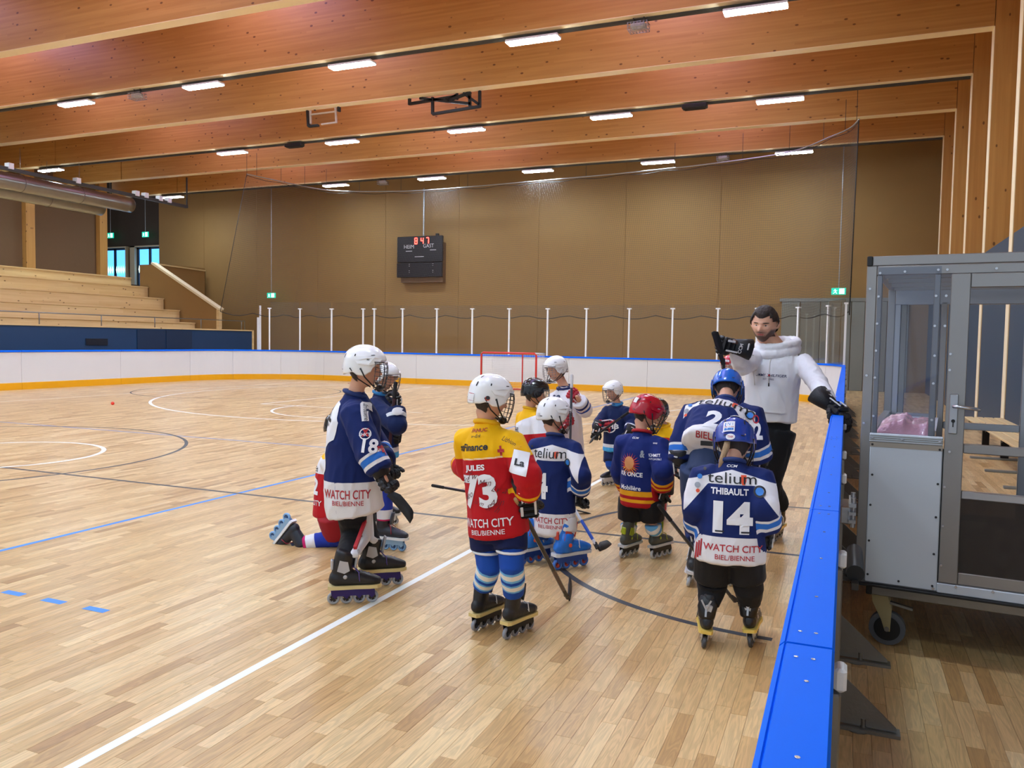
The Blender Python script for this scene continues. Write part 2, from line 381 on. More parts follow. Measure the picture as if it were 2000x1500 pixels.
me.polygons.add(len(F_)); me.polygons.foreach_set('loop_start', (np.arange(len(F_))*4).astype(np.int32)); me.polygons.foreach_set('use_smooth', [False]*len(F_)); me.update(calc_edges=True)
a_ = me.attributes.new('rnd', 'FLOAT', 'FACE'); a_.data.foreach_set('value', np.repeat(R_.rand(nv), 5).astype(np.float32)); me.materials.append(M_FLOOR)
tag(link(D.objects.new('parquet_field', me), floor), kind='stuff')
# ---- court lines (painted, children of the floor)
def band(pts, wd, m_, z, closed=False, name='court_line'):
    pts = [Vector((p[0], p[1], 0)) for p in pts]; n = len(pts); vs = []
    for i, p in enumerate(pts):
        t = (pts[(i+1) % n]-pts[i-1]) if closed else (pts[min(i+1, n-1)]-pts[max(i-1, 0)]); t.normalize(); s = Vector((-t.y, t.x, 0))*wd/2
        vs += [p-s+Vector((0, 0, z)), p+s+Vector((0, 0, z))]
    fs = [(2*i, 2*((i+1) % n), 2*((i+1) % n)+1, 2*i+1) for i in range(n if closed else n-1)]
    mb = MB(); mb.add(vs, fs); return mb.build(name, m_, floor, fix=False)
def arc(cx, cy, r, a0=0, a1=360, n=96): return [(cx+r*math.cos(rad(a0+(a1-a0)*k/n)), cy+r*math.sin(rad(a0+(a1-a0)*k/n))) for k in range(n+(a1-a0 < 360))]
band([(-2.59, -1), (-2.59, 12.2), (-2.59, 22.9)], .05, M_LINEW, .0006)
band([(-5.69, -1), (-5.69, 24.9)], .05, M_LINEB, .0008)
band([(-21.5, 6.42), (-.1, 6.42)], .05, M_LINEK, .0010)
band([(-21.5, 9.72), (-5.9, 9.72)], .05, M_LINEP, .0009)
band(arc(-11.2, 7.0, 3.02), .05, M_LINEK, .0012, True)
band(arc(-10.3, 7.1, 1.25), .06, M_LINEW, .0014, True)
band(arc(-.25, 6.42, 1.92, 78, 268), .05, M_LINEK, .0012)
band(arc(-10.9, 19.0, 6.45, 100, 285), .07, M_LINEW, .0013)
band([(-9.2, 12.75), (-7.1, 13.3), (-5.2, 14.3), (-3.9, 15.9)], .06, M_LINEW, .0013)
band([(-12.9, 15.35), (-12.95, 19.6), (-12.95, 24)], .06, M_LINEW, .0015)
band([(-12.9, 15.36), (-8.5, 15.36)], .06, M_LINEW, .0016)
band(arc(-10.0, 15.2, 1.9, 165, 290, 30), .06, M_LINEW, .0017)
band([(-18.1, 10), (-18.1, 24)], .05, M_LINEW, .0011)
band(arc(-16.4, 18.6, 2.9), .04, M_LINEK, .0018, True)
band(arc(-6.2, 17.9, 1.9), .04, M_LINEK, .0018, True)
band([(-3.2, 17.6), (-5.2, 17.6)], .06, M_LINEW, .0015)
band([(-1.3, 22.6), (-2.0, 21.6), (-3.66, 19.5), (-4.0, 18.4), (-3.9, 15.9)], .06, M_LINEW, .0014)
band(arc(-15.5, 24.6, 1.0, 180, 360, 24), .04, M_LINER, .0015)
for x in (-4.68, -4.33, -3.98): band([(x-.085, 3.31), (x+.085, 3.31)], .055, M_LINEB, .0012, name='line_dash')
# ---- walls, ceiling
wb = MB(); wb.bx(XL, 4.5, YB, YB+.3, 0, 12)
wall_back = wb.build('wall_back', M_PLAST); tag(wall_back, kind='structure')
xs = [-33, -30, -26.7, -23.1, -19.4, -15.7, -12.0, -8.3, -4.6, -.9, 3]
for i in range(len(xs)-1): MB().bx(xs[i]+.006, xs[i+1]-.006, YB-.03, YB, 0, 11.5).build('wall_panel', M_PLAST, wall_back)
o = MB().bx(-39.5, XL, 32.2, 32.5, 4.1, 11.5).build('wall_corridor', M_DARKW); tag(o, kind='structure')
tag(MB().bx(-39.5, XL, 28.0, 32.2, 3.9, 4.12).build('floor_corridor', M_DARKW), kind='structure')
tag(MB().bx(-39.8, -39.5, 28, 32.5, 3.9, 11.5).build('wall_corridor_end', M_DARKW), kind='structure')
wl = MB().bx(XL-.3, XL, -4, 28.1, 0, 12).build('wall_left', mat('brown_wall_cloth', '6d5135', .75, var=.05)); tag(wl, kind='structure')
for y in (3.5, 7.6, 11.7, 15.8, 19.9, 24.0, 27.7): MB().bx(XL, XL+.25, y, y+.42, 4, 11).build('wall_post', M_COLW, wl)
wr = MB().bx(4.0, 4.2, -3, YB, 0, 12).build('wall_right', M_BEAM); tag(wr, kind='structure')
colY = [YF-BS*k for k in range(0, 10)]
for k in range(9):
    ya, yb_ = colY[k+1]+.15, colY[k]-.15
    MB().bx(XR-.02, XR+.1, ya, yb_, 0, 3.6).build('wall_panel', M_BLUEW, wr)
MB().bx(XR-.02, XR+.1, colY[0]+.15, YB, 0, 3.6).build('wall_panel', M_BLUEW, wr)
ceil = MB().bx(-39.8, 4.2, -3, 32.6, 10.6, 10.8).build('ceiling', M_BEAM); tag(ceil, kind='structure')
# doors in back wall (grey panels) bottom right
dp = empty('door_1', (-.85, YB-.04, 0)); tag(dp, kind='structure')
for i, (a, b) in enumerate(((-2.28, -1.62), (-1.62, -.92), (-.92, -.22), (-.22, .12), (.12, .58), (.58, 1.3), (1.3, 2.0))):
    MB().bx(a+.01, b-.01, YB-.1, YB-.035, 0, 3.22, bev=.01).build('door_leaf', M_GREY, dp, (-.85, YB-.04, 0))
MB().bx(-2.34, 2.06, YB-.12, YB-.035, 3.22, 3.34).build('door_frame', M_GREY, dp, (-.85, YB-.04, 0))
# ---- portal frames (beam + column)
NAMES = ['far', 'second farthest', 'third farthest', 'fourth farthest', 'fifth farthest', 'sixth farthest']
frames = []
for k in range(10):
    Y = YF-BS*k
    if Y < -1: continue
    lit = k % 2 == 0
    lab = 'glulam frame, %s from the camera, %s' % (['farthest', 'second farthest', 'third farthest', 'fourth farthest', 'fifth farthest', 'sixth farthest', 'seventh farthest', 'eighth farthest', 'ninth farthest', 'tenth farthest'][k], 'with strip lights' if lit else 'with bare underside')
    r = empty('portal_frame', (0, Y, 0), label=lab, cat='roof beam', group='glulam portal frames of the hall')
    xr = XR-.04; w2 = .15
    mb = MB(); mb.bx(-28.84, xr, Y-w2, Y+w2, ZB+.012, 10.55); mb.build('beam', M_BEAM, r, (0, Y, 0))
    mb = MB(); mb.bx(-33, -28.88, Y-w2, Y+w2, ZB+.012, 10.55); mb.build('beam_end', M_BEAM, r, (0, Y, 0))
    mb = MB(); mb.bx(-33, xr, Y-w2, Y+w2, ZB, ZB+.012); mb.build('lit_underside', M_LITFACE, r, (0, Y, 0))  # thin slab paled to paint bounce light on the beam underside
    mb = MB(); mb.bx(xr+.012, 4.0, Y-w2, Y+w2, 0, 10.5); mb.build('column', M_COLW, r, (0, Y, 0))
    mb = MB(); mb.bx(xr, xr+.012, Y-w2, Y+w2, 0, ZB); mb.build('lit_inner_face', M_LITFACE, r, (0, Y, 0))  # same paled slab: light on the column's inner face put into its colour
    if lit:
        MB().bx(-30, xr-.02, Y+.02, Y+.10, ZB-.06, ZB).build('cable_tray', M_DSTEEL, r, (0, Y, 0))
    frames.append(r)
# ---- strip lights
lt = None; XS = [-1.85, -6.45, -11.05, -15.6, -20.2, -24.8, -29.3]
rowname = {0: 'farthest lamp row by the back wall', 2: 'middle lamp row', 4: 'nearest visible lamp row'}
ordn = ['rightmost', 'second from the right', 'third from the right', 'fourth from the right', 'fifth from the right', 'sixth from the right', 'leftmost']
def make_light():
    r = empty('strip_light')
    MB().bx(-.6, .6, -.13, .13, -.055, 0, bev=.01).build('housing', M_WHITE, r)
    MB().bx(-.59, .59, -.125, .125, -.075, -.05, bev=.012).build('diffuser', M_LAMP, r)
    MB().bx(-.4, -.34, -.03, .03, 0, .05).build('bracket', M_DSTEEL, r); MB().bx(.34, .4, -.03, .03, 0, .05).build('bracket', M_DSTEEL, r); return r
def copy_tree(o, parent=None):
    c = o.copy(); COL.objects.link(c); c.parent = parent
    for ch in list(o.children): copy_tree(ch, c)
    return c
for k in range(0, 12, 2):
    for i, x in enumerate(XS):
        if i == 5: continue
        if lt is None: lt = make_light(); o = lt
        else: o = copy_tree(lt)
        o.location = (x, YF-BS*k, ZB-.11)
        tag(o, 'lit strip light, %s on the %s' % (ordn[i], rowname.get(k, 'lamp row overhead, %s' % ['just before the camera', 'above the camera', 'behind the camera'][k//2-3])), 'ceiling light', 'strip lights under the beams')
# caged emergency lamps
for (x, k, lb) in ((-4.14, 4, 'right one on the nearest lamp row'), (-17.89, 4, 'left one on the nearest lamp row'), (-4.18, 0, 'right one on the farthest lamp row'), (-17.88, 0, 'left one on the farthest lamp row')):
    Y = YF-BS*k; r = empty('caged_lamp', (x, Y, ZB-.07), label='unlit lamp in wire cage, '+lb, cat='lamp', group='caged lamps under the beams')
    MB().bx(-.15, .15, -.09, .09, -.15, -.05, bev=.02).build('lamp_body', mat('opal_plastic', 'bdb9b2', .4), r)
    mb = MB()
    for z in (-.05, -.12, -.19): mb.tube([(-.2, -.13, z), (.2, -.13, z), (.2, .13, z), (-.2, .13, z)], .006, 4, True)
    for q in range(7): xx = -.2+.4*q/6; mb.tube([(xx, -.13, -.04), (xx, -.13, -.19), (xx, .13, -.19), (xx, .13, -.04)], .005, 4)
    for yy in (-.06, 0, .06): mb.tube([(-.2, yy, -.05), (-.2, yy, -.19), (.2, yy, -.19), (.2, yy, -.05)], .005, 4)
    mb.build('wire_cage', M_ALU, r)
    mb = MB(); mb.bx(-.12, -.1, -.02, .02, -.05, .2); mb.bx(.1, .12, -.02, .02, -.05, .2); mb.build('hanger', M_DSTEEL, r)
for (px, py, Y, lb) in ((1357, 208, 22.5, 'right'), (575, 281, 22.5, 'left')):
    p = at(px, py, Y); r = empty('speaker_box', (p.x, Y, ZB-.08), label='flat black box under a beam, the %s one' % lb, cat='loudspeaker', group='black boxes under the beams')
    MB().bx(-.34, .34, -.12, .12, -.1, .02, bev=.02).build('box_body', M_BLACK, r); MB().bx(-.28, .28, -.1, .1, -.115, -.1).build('grille', M_RUB, r)
for x in (-4.15, -13.35, -22.5):
    for k in range(0, 9):
        Y = YF-BS*k-BS/2
        o = MB().bx(x-1.1, x+1.1, Y-1.2, Y+1.2, 10.52, 10.59).build('skylight', mat('skylight_pane', 'e8e8ff', .4, emit='cbb6ff', estr=SKYL)); tag(o, 'square bluish skylight, %s, in the %s roof bay from the back' % ('right row' if x > -10 else ('middle row' if x > -20 else 'left row'), ['first', 'second', 'third', 'fourth', 'fifth', 'sixth', 'seventh', 'eighth', 'ninth'][k]), 'skylight', 'roof skylights')
# ---- daylight slots between beams (bluish skylights)
# ================================================================== RINK BARRIER
WR = 21.7; YE = 25.4; RC = 3.4; ZC = 1.12
def rpath(d):
    """distance along the barrier from (0,0) -> point, tangent angle"""
    L1 = YE-RC; A_ = RC*math.pi/2; L2 = WR-2*RC
    if d < L1: return Vector((0, d, 0)), 90
    d -= L1
    if d < A_: a = d/RC; return Vector((-RC+RC*math.cos(a), YE-RC+RC*math.sin(a), 0)), 90+math.degrees(a)
    d -= A_
    if d < L2: return Vector((-RC-d, YE, 0)), 180
    d -= L2
    if d < A_: a = math.pi/2+d/RC; return Vector((-WR+RC+RC*math.cos(a), YE-RC+RC*math.sin(a), 0)), 90+math.degrees(a)
    d -= A_; return Vector((-WR, YE-RC-d, 0)), 270
rb = empty('rink_barrier', (0, 0, 0), label='white rink boards with blue cap and yellow kick strip around the court', cat='rink barrier')
joints = [-.8, 1.35, 2.5, 4.48, 6.5, 8.6, 10.9, 13.2, 15.4, 17.7, 19.9, 22.0]
tot = (YE-RC)+RC*math.pi+(WR-2*RC)
d = 22.0; n1 = 3
for i in range(n1): joints.append(22.0+RC*math.pi/2*(i+1)/n1)
base_ = joints[-1]
for q in (2.46, 5.1, 7.9, 10.9, 12.5, 14.9): joints.append(base_+q)
base_ = joints[-1]
for i in range(3): joints.append(base_+RC*math.pi/2*(i+1)/3)
yy = YE-RC
for q in (19.03, 15.65, 12.3, 9, 5.7, 2.4, -1): joints.append(base_+RC*math.pi/2+(yy-q))
for i in range(len(joints)-1):
    a, b = joints[i]+.004, joints[i+1]-.004; ns = max(1, int((b-a)/.35)) if any(22.0-.01 < t < 22+RC*math.pi+40 for t in (a, b)) and rpath(a)[1] % 90 + rpath(b)[1] % 90 > .01 else 1
    prof = {'board_panel': (M_WHITEB, [(-.02, .0), (-.02, ZC-.03), (-.035, ZC-.03), (-.035, .0)][::-1], .2, 0), }
    def sweep(poly, m_, nm):
        mb = MB(); vs = []; n = len(poly)
        for j in range(ns+1):
            p, ang = rpath(a+(b-a)*j/ns); t = Vector((math.cos(rad(ang)), math.sin(rad(ang)), 0)); nrm = Vector((t.y, -t.x, 0))
            for (u, z) in poly: vs.append(p+nrm*u+Vector((0, 0, z)))
        fs = [(j*n+q, j*n+(q+1) % n, (j+1)*n+(q+1) % n, (j+1)*n+q) for j in range(ns) for q in range(n)]+[tuple(range(n)), tuple(ns*n+q for q in range(n-1, -1, -1))]
        mb.add(vs, fs); return mb.build(nm, m_, rb)
    sweep([(-.062, 0), (-.03, 0), (-.03, ZC-.03), (-.062, ZC-.03)], M_WHITEB, 'board_panel')
    sweep([(-.078, .0), (-.062, .0), (-.062, .2), (-.078, .19)], M_YEL, 'kick_strip')
    sweep([(-.088, ZC-.052), (-.084, ZC-.008), (-.076, ZC), (-.074, ZC-.003), (-.072, ZC), (-.004, ZC), (.0, ZC-.006), (.0, ZC-.03), (-.062, ZC-.03), (-.064, ZC-.055)], M_CAP, 'cap_rail')
# screws in the cap along the right side
sc_ = MB()
for j in (1.35, 2.5, 4.48, 6.5):
    for dy in (-.06, .06): 
        for x in (-.055, -.03): sc_.cyl((x, j+dy, ZC), (x, j+dy, ZC+.0012), .0035, 8)
for y in (.5, .97, 1.2, 1.62, 1.92, 2.2, 2.8, 3.2, 3.7, 4.1): sc_.cyl((-.036, y, ZC), (-.036, y, ZC+.0012), .0035, 8)
sc_.build('cap_screw', M_CHAN, rb)['kind'] = 'stuff'
# rear posts with triangular feet
py_ = [1.42, 2.22]
y = 3.59
while y < 20: py_ += [y, y+.78]; y += 2.31
for y in py_:
    MB().bx(-.028, .012, y-.03, y+.03, 0, 1.03, bev=.003).build('rear_post', M_STEEL, rb)
    MB().bx(-.0, .02, y-.022, y+.022, 1.03, 1.07, bev=.005).build('post_cap', M_WHITE, rb)
    mb = MB(); mb.prism([(.012, .02), (.245, .02), (.245, .03), (.012, .24)], 'y', y-.006, y+.006)
    mb.bx(.012, .26, y-.035, y+.035, 0, .014); mb.cyl((.12, y+.0, .014), (.12, y, .05), .012, 8); mb.cyl((.1, y, 0), (.1, y, .004), .05, 14); mb.build('foot_bracket', M_STEEL, rb)
for z in (.28, .78): MB().bx(-.028, .0, .9, 21.9, z, z+.05).build('rear_rail', M_STEEL, rb)
# latch at gate joint and roller
LY = .82; mb = MB(); mb.bx(.0, .04, LY+2.42, LY+2.58, .93, 1.0, bev=.006)
for z in (.94, .97, 1.0): mb.bx(.03, .055, LY+2.4, LY+2.6, z, z+.012)
mb.cyl((.045, LY+2.43, .92), (.045, LY+2.43, 1.03), .009, 8); mb.cyl((.045, LY+2.56, .92), (.045, LY+2.56, 1.03), .009, 8); mb.build('gate_latch', M_ALU, rb)
mb = MB(); mb.cyl((.05, 2.66, .90), (.05, 2.95, .90), .026, 18); mb.build('roller', M_BLACK, rb)
mb = MB(); mb.bar((.0, 2.7, .88), (.05, 2.7, .87), .03, .012); mb.bar((.05, 2.62, .87), (.05, 3.0, .87), .02, .02); mb.build('roller_arm', M_DSTEEL, rb)
# lettering-free posts + panes of the shielding
def nearest_d(x, y):
    best = min(((rpath(q)[0]-Vector((x, y, 0))).length, q) for q in np.arange(20, 52, .1)); return best[1]
pxs = [527, 586, 649, 710, 732, 786, 853, 922, 994, 1069, 1145, 1229, 1313, 1402, 1479, 1559, 1618]
pd = []
for px in pxs:
    best = None
    for q in np.arange(20.0, 46, .04):
        p = rpath(q)[0]+Vector((0, 0, 1.6)); v = p-Vector((0, 0, CAMH)); X_ = 1000+FPX*v.dot(CR)/v.dot(CF)
        if best is None or abs(X_-px) < best[0]: best = (abs(X_-px), q)
    pd.append(best[1])
pd = [22.3]+sorted(pd)
for i, q in enumerate(pd):
    p, ang = rpath(q); t = Vector((math.cos(rad(ang)), math.sin(rad(ang)), 0)); nr = Vector((t.y, -t.x, 0)); p = p-nr*.03
    mb = MB(); mb.bar(p+Vector((0, 0, ZC-.03)), p+Vector((0, 0, 2.68)), .05, .05, up=nr); mb.build('shield_post', M_WHITE, rb)
    mb = MB(); mb.bar(p+Vector((0, 0, 2.68)), p+Vector((0, 0, 2.72)), .14, .09, up=nr); mb.build('post_head', M_WHITE, rb)
    if i+1 < len(pd):
        p2, a2 = rpath(pd[i+1]); t2 = Vector((math.cos(rad(a2)), math.sin(rad(a2)), 0)); p2 = p2-Vector((t2.y, -t2.x, 0))*.03
        e = (p2-p).normalized()*.035; zt = 2.95 if i > 12 else 2.82
        c_ = (p+p2)/2; L_ = (p2-p).length-.07
        mb = MB(); mb.box((c_.x, c_.y, (ZC+zt)/2), (L_, .012, zt-ZC), Matrix.Rotation(math.atan2((p2-p).y, (p2-p).x), 3, 'Z')); mb.build('shield_pane', M_GLASS, rb)
# left corner taller posts
p = at(505, 640, 24.6); mb = MB(); mb.bx(p.x-.04, p.x+.04, p.y-.04, p.y+.04, 1.1, 2.35); mb.bx(p.x+.05, p.x+.1, p.y-.02, p.y+.03, 1.1, 2.8); mb.build('shield_post', M_WHITE, rb)
# ---- hanging net on curved rail
ZN = 7.75
nr_ = [flo(px, py, ZN) for px, py in ((482, 340), (505, 345), (560, 357), (610, 367), (660, 373), (750, 374), (850, 370), (1100, 349), (1300, 330), (1450, 312), (1550, 295), (1620, 268), (1660, 250), (1678, 233))]
def catmull(P, n):
    out = []
    for i in range(len(P)-1):
        a, b, c_, d_ = P[max(i-1, 0)], P[i], P[i+1], P[min(i+2, len(P)-1)]
        for k in range(n):
            t = k/n; out.append(.5*((2*b)+(-a+c_)*t+(2*a-5*b+4*c_-d_)*t*t+(-a+3*b-3*c_+d_)*t**3))
    return out+[P[-1]]
rail = catmull(nr_, 10)
net = empty('protective_net', (rail[0].x, rail[0].y, 0), label='dark protective netting hanging from a curved ceiling rail behind the far boards', cat='net')
nb = (rail[0].x, rail[0].y, 0)
MB().tube([p for p in rail], .022, 8).build('net_rail', M_ALU, net, nb)
mb = MB()
for i in range(0, len(rail)-1, 9):
    p = rail[i]; mb.tube([p, (p.x, p.y, ZB+.4)], .008, 5)
mb.build('rail_hanger', M_DSTEEL, net, nb)
# resample rail
cum = [0]
for i in range(1, len(rail)): cum.append(cum[-1]+(rail[i]-rail[i-1]).length)
def along(s):
    for i in range(1, len(cum)):
        if cum[i] >= s: t = (s-cum[i-1])/(cum[i]-cum[i-1]); return rail[i-1].lerp(rail[i], t)
    return rail[-1]
ST = .075; nn = int(cum[-1]/ST); top = [along(i*ST) for i in range(nn+1)]
xl_, xr_ = top[0].x, top[-1].x
def botpt(i):
    p = top[i]; sag = .25+.12*abs(math.sin(i*ST*math.pi/1.55))
    # bottom hem hangs just outside the boards
    q = min(max((p.x+20.9)/20.9, 0), 1)
    return Vector((p.x*.985-.05, min(p.y*.93, YE+.35) if p.y > 24 else p.y*.99, 2.75-sag))
bot = [botpt(i) for i in range(nn+1)]
mb = MB(); NZ = 70; TH = .0022
for i in range(nn+1):
    a, b = top[i], bot[i]; v = [a+Vector((-TH, 0, 0)), a+Vector((TH, 0, 0)), b+Vector((TH, 0, 0)), b+Vector((-TH, 0, 0))]; mb.add(v, [(0, 1, 2, 3)])
for k in range(0, NZ+1):
    t = k/NZ; vs = []
    for i in range(0, nn+1, 3):
        p = top[i].lerp(bot[i], t); vs += [p+Vector((0, 0, TH)), p-Vector((0, 0, TH))]
    n = len(vs)//2; mb.add(vs, [(2*i, 2*i+2, 2*i+3, 2*i+1) for i in range(n-1)])
mb.build('net_mesh', mat('net_twine', '4a4540', .6), net, nb, fix=False)['kind'] = 'stuff'
M_CORD = mat('net_cord', '2b2622', .7)
MB().tube([bot[i] for i in range(0, nn+1, 4)], .014, 5).build('hem_cord', M_CORD, net, nb)
MB().tube([top[0], bot[0]], .012, 5).build('edge_cord', M_CORD, net, nb); MB().tube([top[-1], bot[-1]], .016, 5).build('edge_cord', M_CORD, net, nb)
MB().tube([top[i]-Vector((0, 0, .04+.06*abs(math.sin(i*ST*1.9)))) for i in range(0, nn+1, 3)], .01, 4).build('head_cord', M_CORD, net, nb)
# ---- scoreboard
a = at(785, 462, YB); b = at(872, 541, YB); xa, xb, zt, zb_ = a.x, b.x, 6.13, 4.34
r = empty('scoreboard', ((xa+xb)/2, YB-.1, zb_), label='black electronic scoreboard with red digits 847 on the back wall', cat='scoreboard'); bs = ((xa+xb)/2, YB-.1, zb_); YS = YB-.42
sp = zb_+.36*(zt-zb_)
MB().bx(xa, xb, YS, YB-.3, sp+.01, zt, bev=.02).build('upper_display', mat('score_black', '17121a', .35), r, bs)
MB().bx(xa-.01, xb-.01, YS, YB-.3, zb_, sp-.01, bev=.02).build('lower_display', MATS['score_black'], r, bs)
MB().bx(xa+.15, xb-.02, YB-.3, YB-.035, zb_-.22, zt-.3).build('wall_bracket', mat('bracket_brown', '6b4d30', .6), r, bs)
M_TXT = mat('white_print', 'cfcad0', .5); M_LED = mat('red_led', 'ff5040', .5, emit='ff2a22', estr=14)
W = xb-xa; H_ = zt-zb_
flat_text('HEIM', W*.22, H_*.09, (xa+W*.27, YS, zt-H_*.25), (1, 0, 0), (0, 0, 1), M_TXT, r, bs, off=.003)
flat_text('GAST', W*.23, H_*.09, (xa+W*.70, YS, zt-H_*.24), (1, 0, 0), (0, 0, 1), M_TXT, r, bs, off=.003)
SEG = {'8': 'abcdefg', '4': 'bcfg', '7': 'abc'}
for ch, cx in (('8', .425), ('4', .56), ('7', .675)):
    mb = MB(); x0 = xa+W*cx-.06; z0 = zt-H_*.115; hw, hh = .058, .125; t_ = .016
    S_ = {'a': ((-hw, hh), (hw, hh)), 'b': ((hw, hh), (hw, 0)), 'c': ((hw, 0), (hw, -hh)), 'd': ((-hw, -hh), (hw, -hh)), 'e': ((-hw, -hh), (-hw, 0)), 'f': ((-hw, 0), (-hw, hh)), 'g': ((-hw, 0), (hw, 0))}
    for s_ in SEG[ch]:
        (u0, v0), (u1, v1) = S_[s_]; mb.bar((x0+.06+u0, YS-.004, z0+v0), (x0+.06+u1, YS-.004, z0+v1), .032, .008, up=(0, 1, 0))
    mb.build('led_digit', M_LED, r, bs)
mb = MB()
for (u, v, w_) in ((.27, .36, .14), (.8, .345, .13), (.5, .5, .2)): mb.bx(xa+W*(u-w_/2), xa+W*(u+w_/2), YS-.004, YS, zt-H_*v-.012, zt-H_*v+.012)
for u in (.28, .8):
    for v in (.68, .725, .84, .885): mb.bx(xa+W*u-.015, xa+W*u+.015, YS-.004, YS, zt-H_*v-.012, zt-H_*v+.012)
mb.build('small_marks', M_TXT, r, bs)['kind'] = 'stuff'
pp = at(833, 380, YB); MB().cyl((xa+W*.55, YB-.25, zt-.05), (xa+W*.55, YB-.25, ZB), .035, 10).build('cable_pipe', M_ALU, r, bs)
MB().bx(xb-.35, xb-.22, YS+.02, YS+.12, zt, zt+.09).build('horn', M_BLACK, r, bs)
# ---- exit signs
M_GRN = mat('exit_green', '12a48c', .4, emit='10c0a0', estr=.9); M_EXW = mat('exit_white', 'f0fff8', .4, emit='d8fff0', estr=1.3)
for (px, py, Y, zc, lb) in ((530, 577, 30.9, 8.2, 'hanging beside the shield posts, left of the scoreboard'), (1638, 569, 30.9, 8.2, 'near the grey doors behind the net'), (216, 460, 31.9, 10, 'left of the two over the stand doorway'), (284, 458, 31.9, 10, 'right of the two over the stand doorway')):
    p = at(px, py, Y); hw, hh = (.24, .12) if Y < 31 else (.22, .14)
    r = empty('exit_sign', (p.x, p.y, p.z), label='small green lit exit sign, '+lb, cat='exit sign', group='green exit signs')
    MB().bx(-hw, hw, -.03, .03, -hh, hh, bev=.01).build('sign_box', M_GRN, r)
    mb = MB(); mb.bx(.02, hw*.8, -.034, -.03, -hh*.8, hh*.8); mb.ell((-hw*.5, -.034, hh*.5), (.02, .004, .02), 8, 6); mb.bar((-hw*.5, -.034, hh*.35), (-hw*.42, -.034, -hh*.1), .03, .006, up=(0, 1, 0)); mb.bar((-hw*.42, -.034, -hh*.1), (-hw*.75, -.034, -hh*.7), .018, .006, up=(0, 1, 0)); mb.bar((-hw*.42, -.034, -hh*.1), (-hw*.25, -.034, -hh*.7), .018, .006, up=(0, 1, 0)); mb.bar((-hw*.75, -.034, hh*.1), (-hw*.2, -.034, hh*.2), .014, .006, up=(0, 1, 0))
    mb.build('running_man', M_EXW, r)
    MB().cyl((0, 0, hh), (0, 0, (10.6)-p.z), .016, 8).build('hanger_rod', M_ALU, r)
# ---- corridor windows (daylight outside)
M_DAY = mat('daylight_view', '6fb4ff', .5, emit='4f9ff0', estr=1.6, var=.4, vscale=3)
tr_ = mat('window_trim', 'd8c7a6', .5)
for n_, (x0, x1, z0) in enumerate((((at(190, 485, 32.1)).x, (at(250, 485, 32.1)).x, 4.12), (at(258, 484, 32.1).x, at(318, 484, 32.1).x, 4.12))):
    z1 = 6.28; r = empty('window_%d' % (n_+1), (x0, 32.1, z0)); tag(r, kind='structure'); bs = (x0, 32.1, z0)
    mb = MB(); mb.bx(x0, x0+.34, 31.95, 32.19, z0, z1+.07); mb.bx(x0, x1, 31.95, 32.19, z1, z1+.07); mb.bx(x1-.05, x1, 31.95, 32.19, z0, z1); mb.build('window_lining', tr_, r, bs)
    xm = (x0+.34+x1)/2; mb = MB()
    for xx in (x0+.34, xm-.07, x1-.2): mb.bx(xx, xx+.14, 32.1, 32.16, z0, z1)
    mb.bx(x0+.34, x1-.05, 32.1, 32.16, z1-.1, z1); mb.bx(x0+.34, x1-.05, 32.1, 32.16, z0, z0+.1); mb.build('window_frame', mat('window_dark', '1d2c3c', .4), r, bs)
    MB().bx(x0+.4, x1-.08, 32.17, 32.19, z0, z1-.05).build('window_pane', M_DAY, r, bs)
    mb = MB()
    for q in range(11):
        if q == 5: continue
        cx = x0+.52+q*(x1-x0-.72)/10; mb.add([(cx-.06, 32.09, z0+1.0), (cx, 32.09, z0+.78), (cx+.06, 32.09, z0+1.0), (cx, 32.09, z0+1.22)], [(0, 1, 2, 3)])
    mb.build('glass_decal', M_EXW, r, bs)
# ---- spectator stand
YE2 = 28.0; st = empty('spectator_stand', (-24, 20, 0), label='stepped pale timber spectator stand behind a navy blue wall at left', cat='stand'); bs = (-24, 20, 0)
MB().bx(-24.4, -24.0, 1, 28.0, 0, 1.85).build('front_wall', M_NAVYW, st, bs)
MB().bx(-24.42, -23.97, 1, 28.04, 1.85, 1.9).build('coping', M_BENCHW, st, bs)
MB().bx(-24.42, -23.97, 27.98, 28.08, 0, 1.9).build('end_trim', M_BENCHW, st, bs)
a = atx = None
def atX(px, py, X):
    d = ray(px, py); return Vector((0, 0, CAMH))+d*(X/d.x)
va, vb = atX(168, 661, -23.97), atX(211, 674, -23.97)
mb = MB(); mb.bx(-23.995, -23.97, va.y, vb.y, vb.z, va.z)
for q in range(9): z = vb.z+(va.z-vb.z)*(q+.5)/9; mb.bx(-23.97, -23.955, va.y+.03, vb.y-.03, z-.008, z+.008)
mb.build('vent_grille', mat('vent_dark', '1c2330', .5), st, bs)
va, vb = atX(268, 645, -23.98), atX(375, 680, -23.98)
MB().bx(-23.99, -23.975, va.y, (va.y+vb.y)/2-.02, 1.1, 1.8).build('access_panel', mat('navy_dark', '102c4a', .5), st, bs)
MB().bx(-23.99, -23.975, (va.y+vb.y)/2+.02, vb.y, 1.1, 1.8).build('access_panel', MATS['navy_dark'], st, bs)
steps = [(-27.05, 1.7, 2.2), (-27.95, 2.2, 2.76), (-28.9, 2.76, 3.3), (-29.85, 3.3, 3.83), (-30.9, 3.83, 4.27)]
for i, (x, z0, z1) in enumerate(steps):
    xn = steps[i+1][0] if i < 4 else -33
    MB().bx(x-.06, x, 1, YE2-.2, z0-.3, z1).build('step_riser', M_BENCHW, st, bs)
    MB().bx(xn, x+.04, 1, YE2-.2, z1-.05, z1+.0).build('step_tread', M_BENCHW, st, bs)
MB().bx(-27, -24.4, 1, 28, 1.2, 1.3).build('front_walkway', M_BENCHW, st, bs)
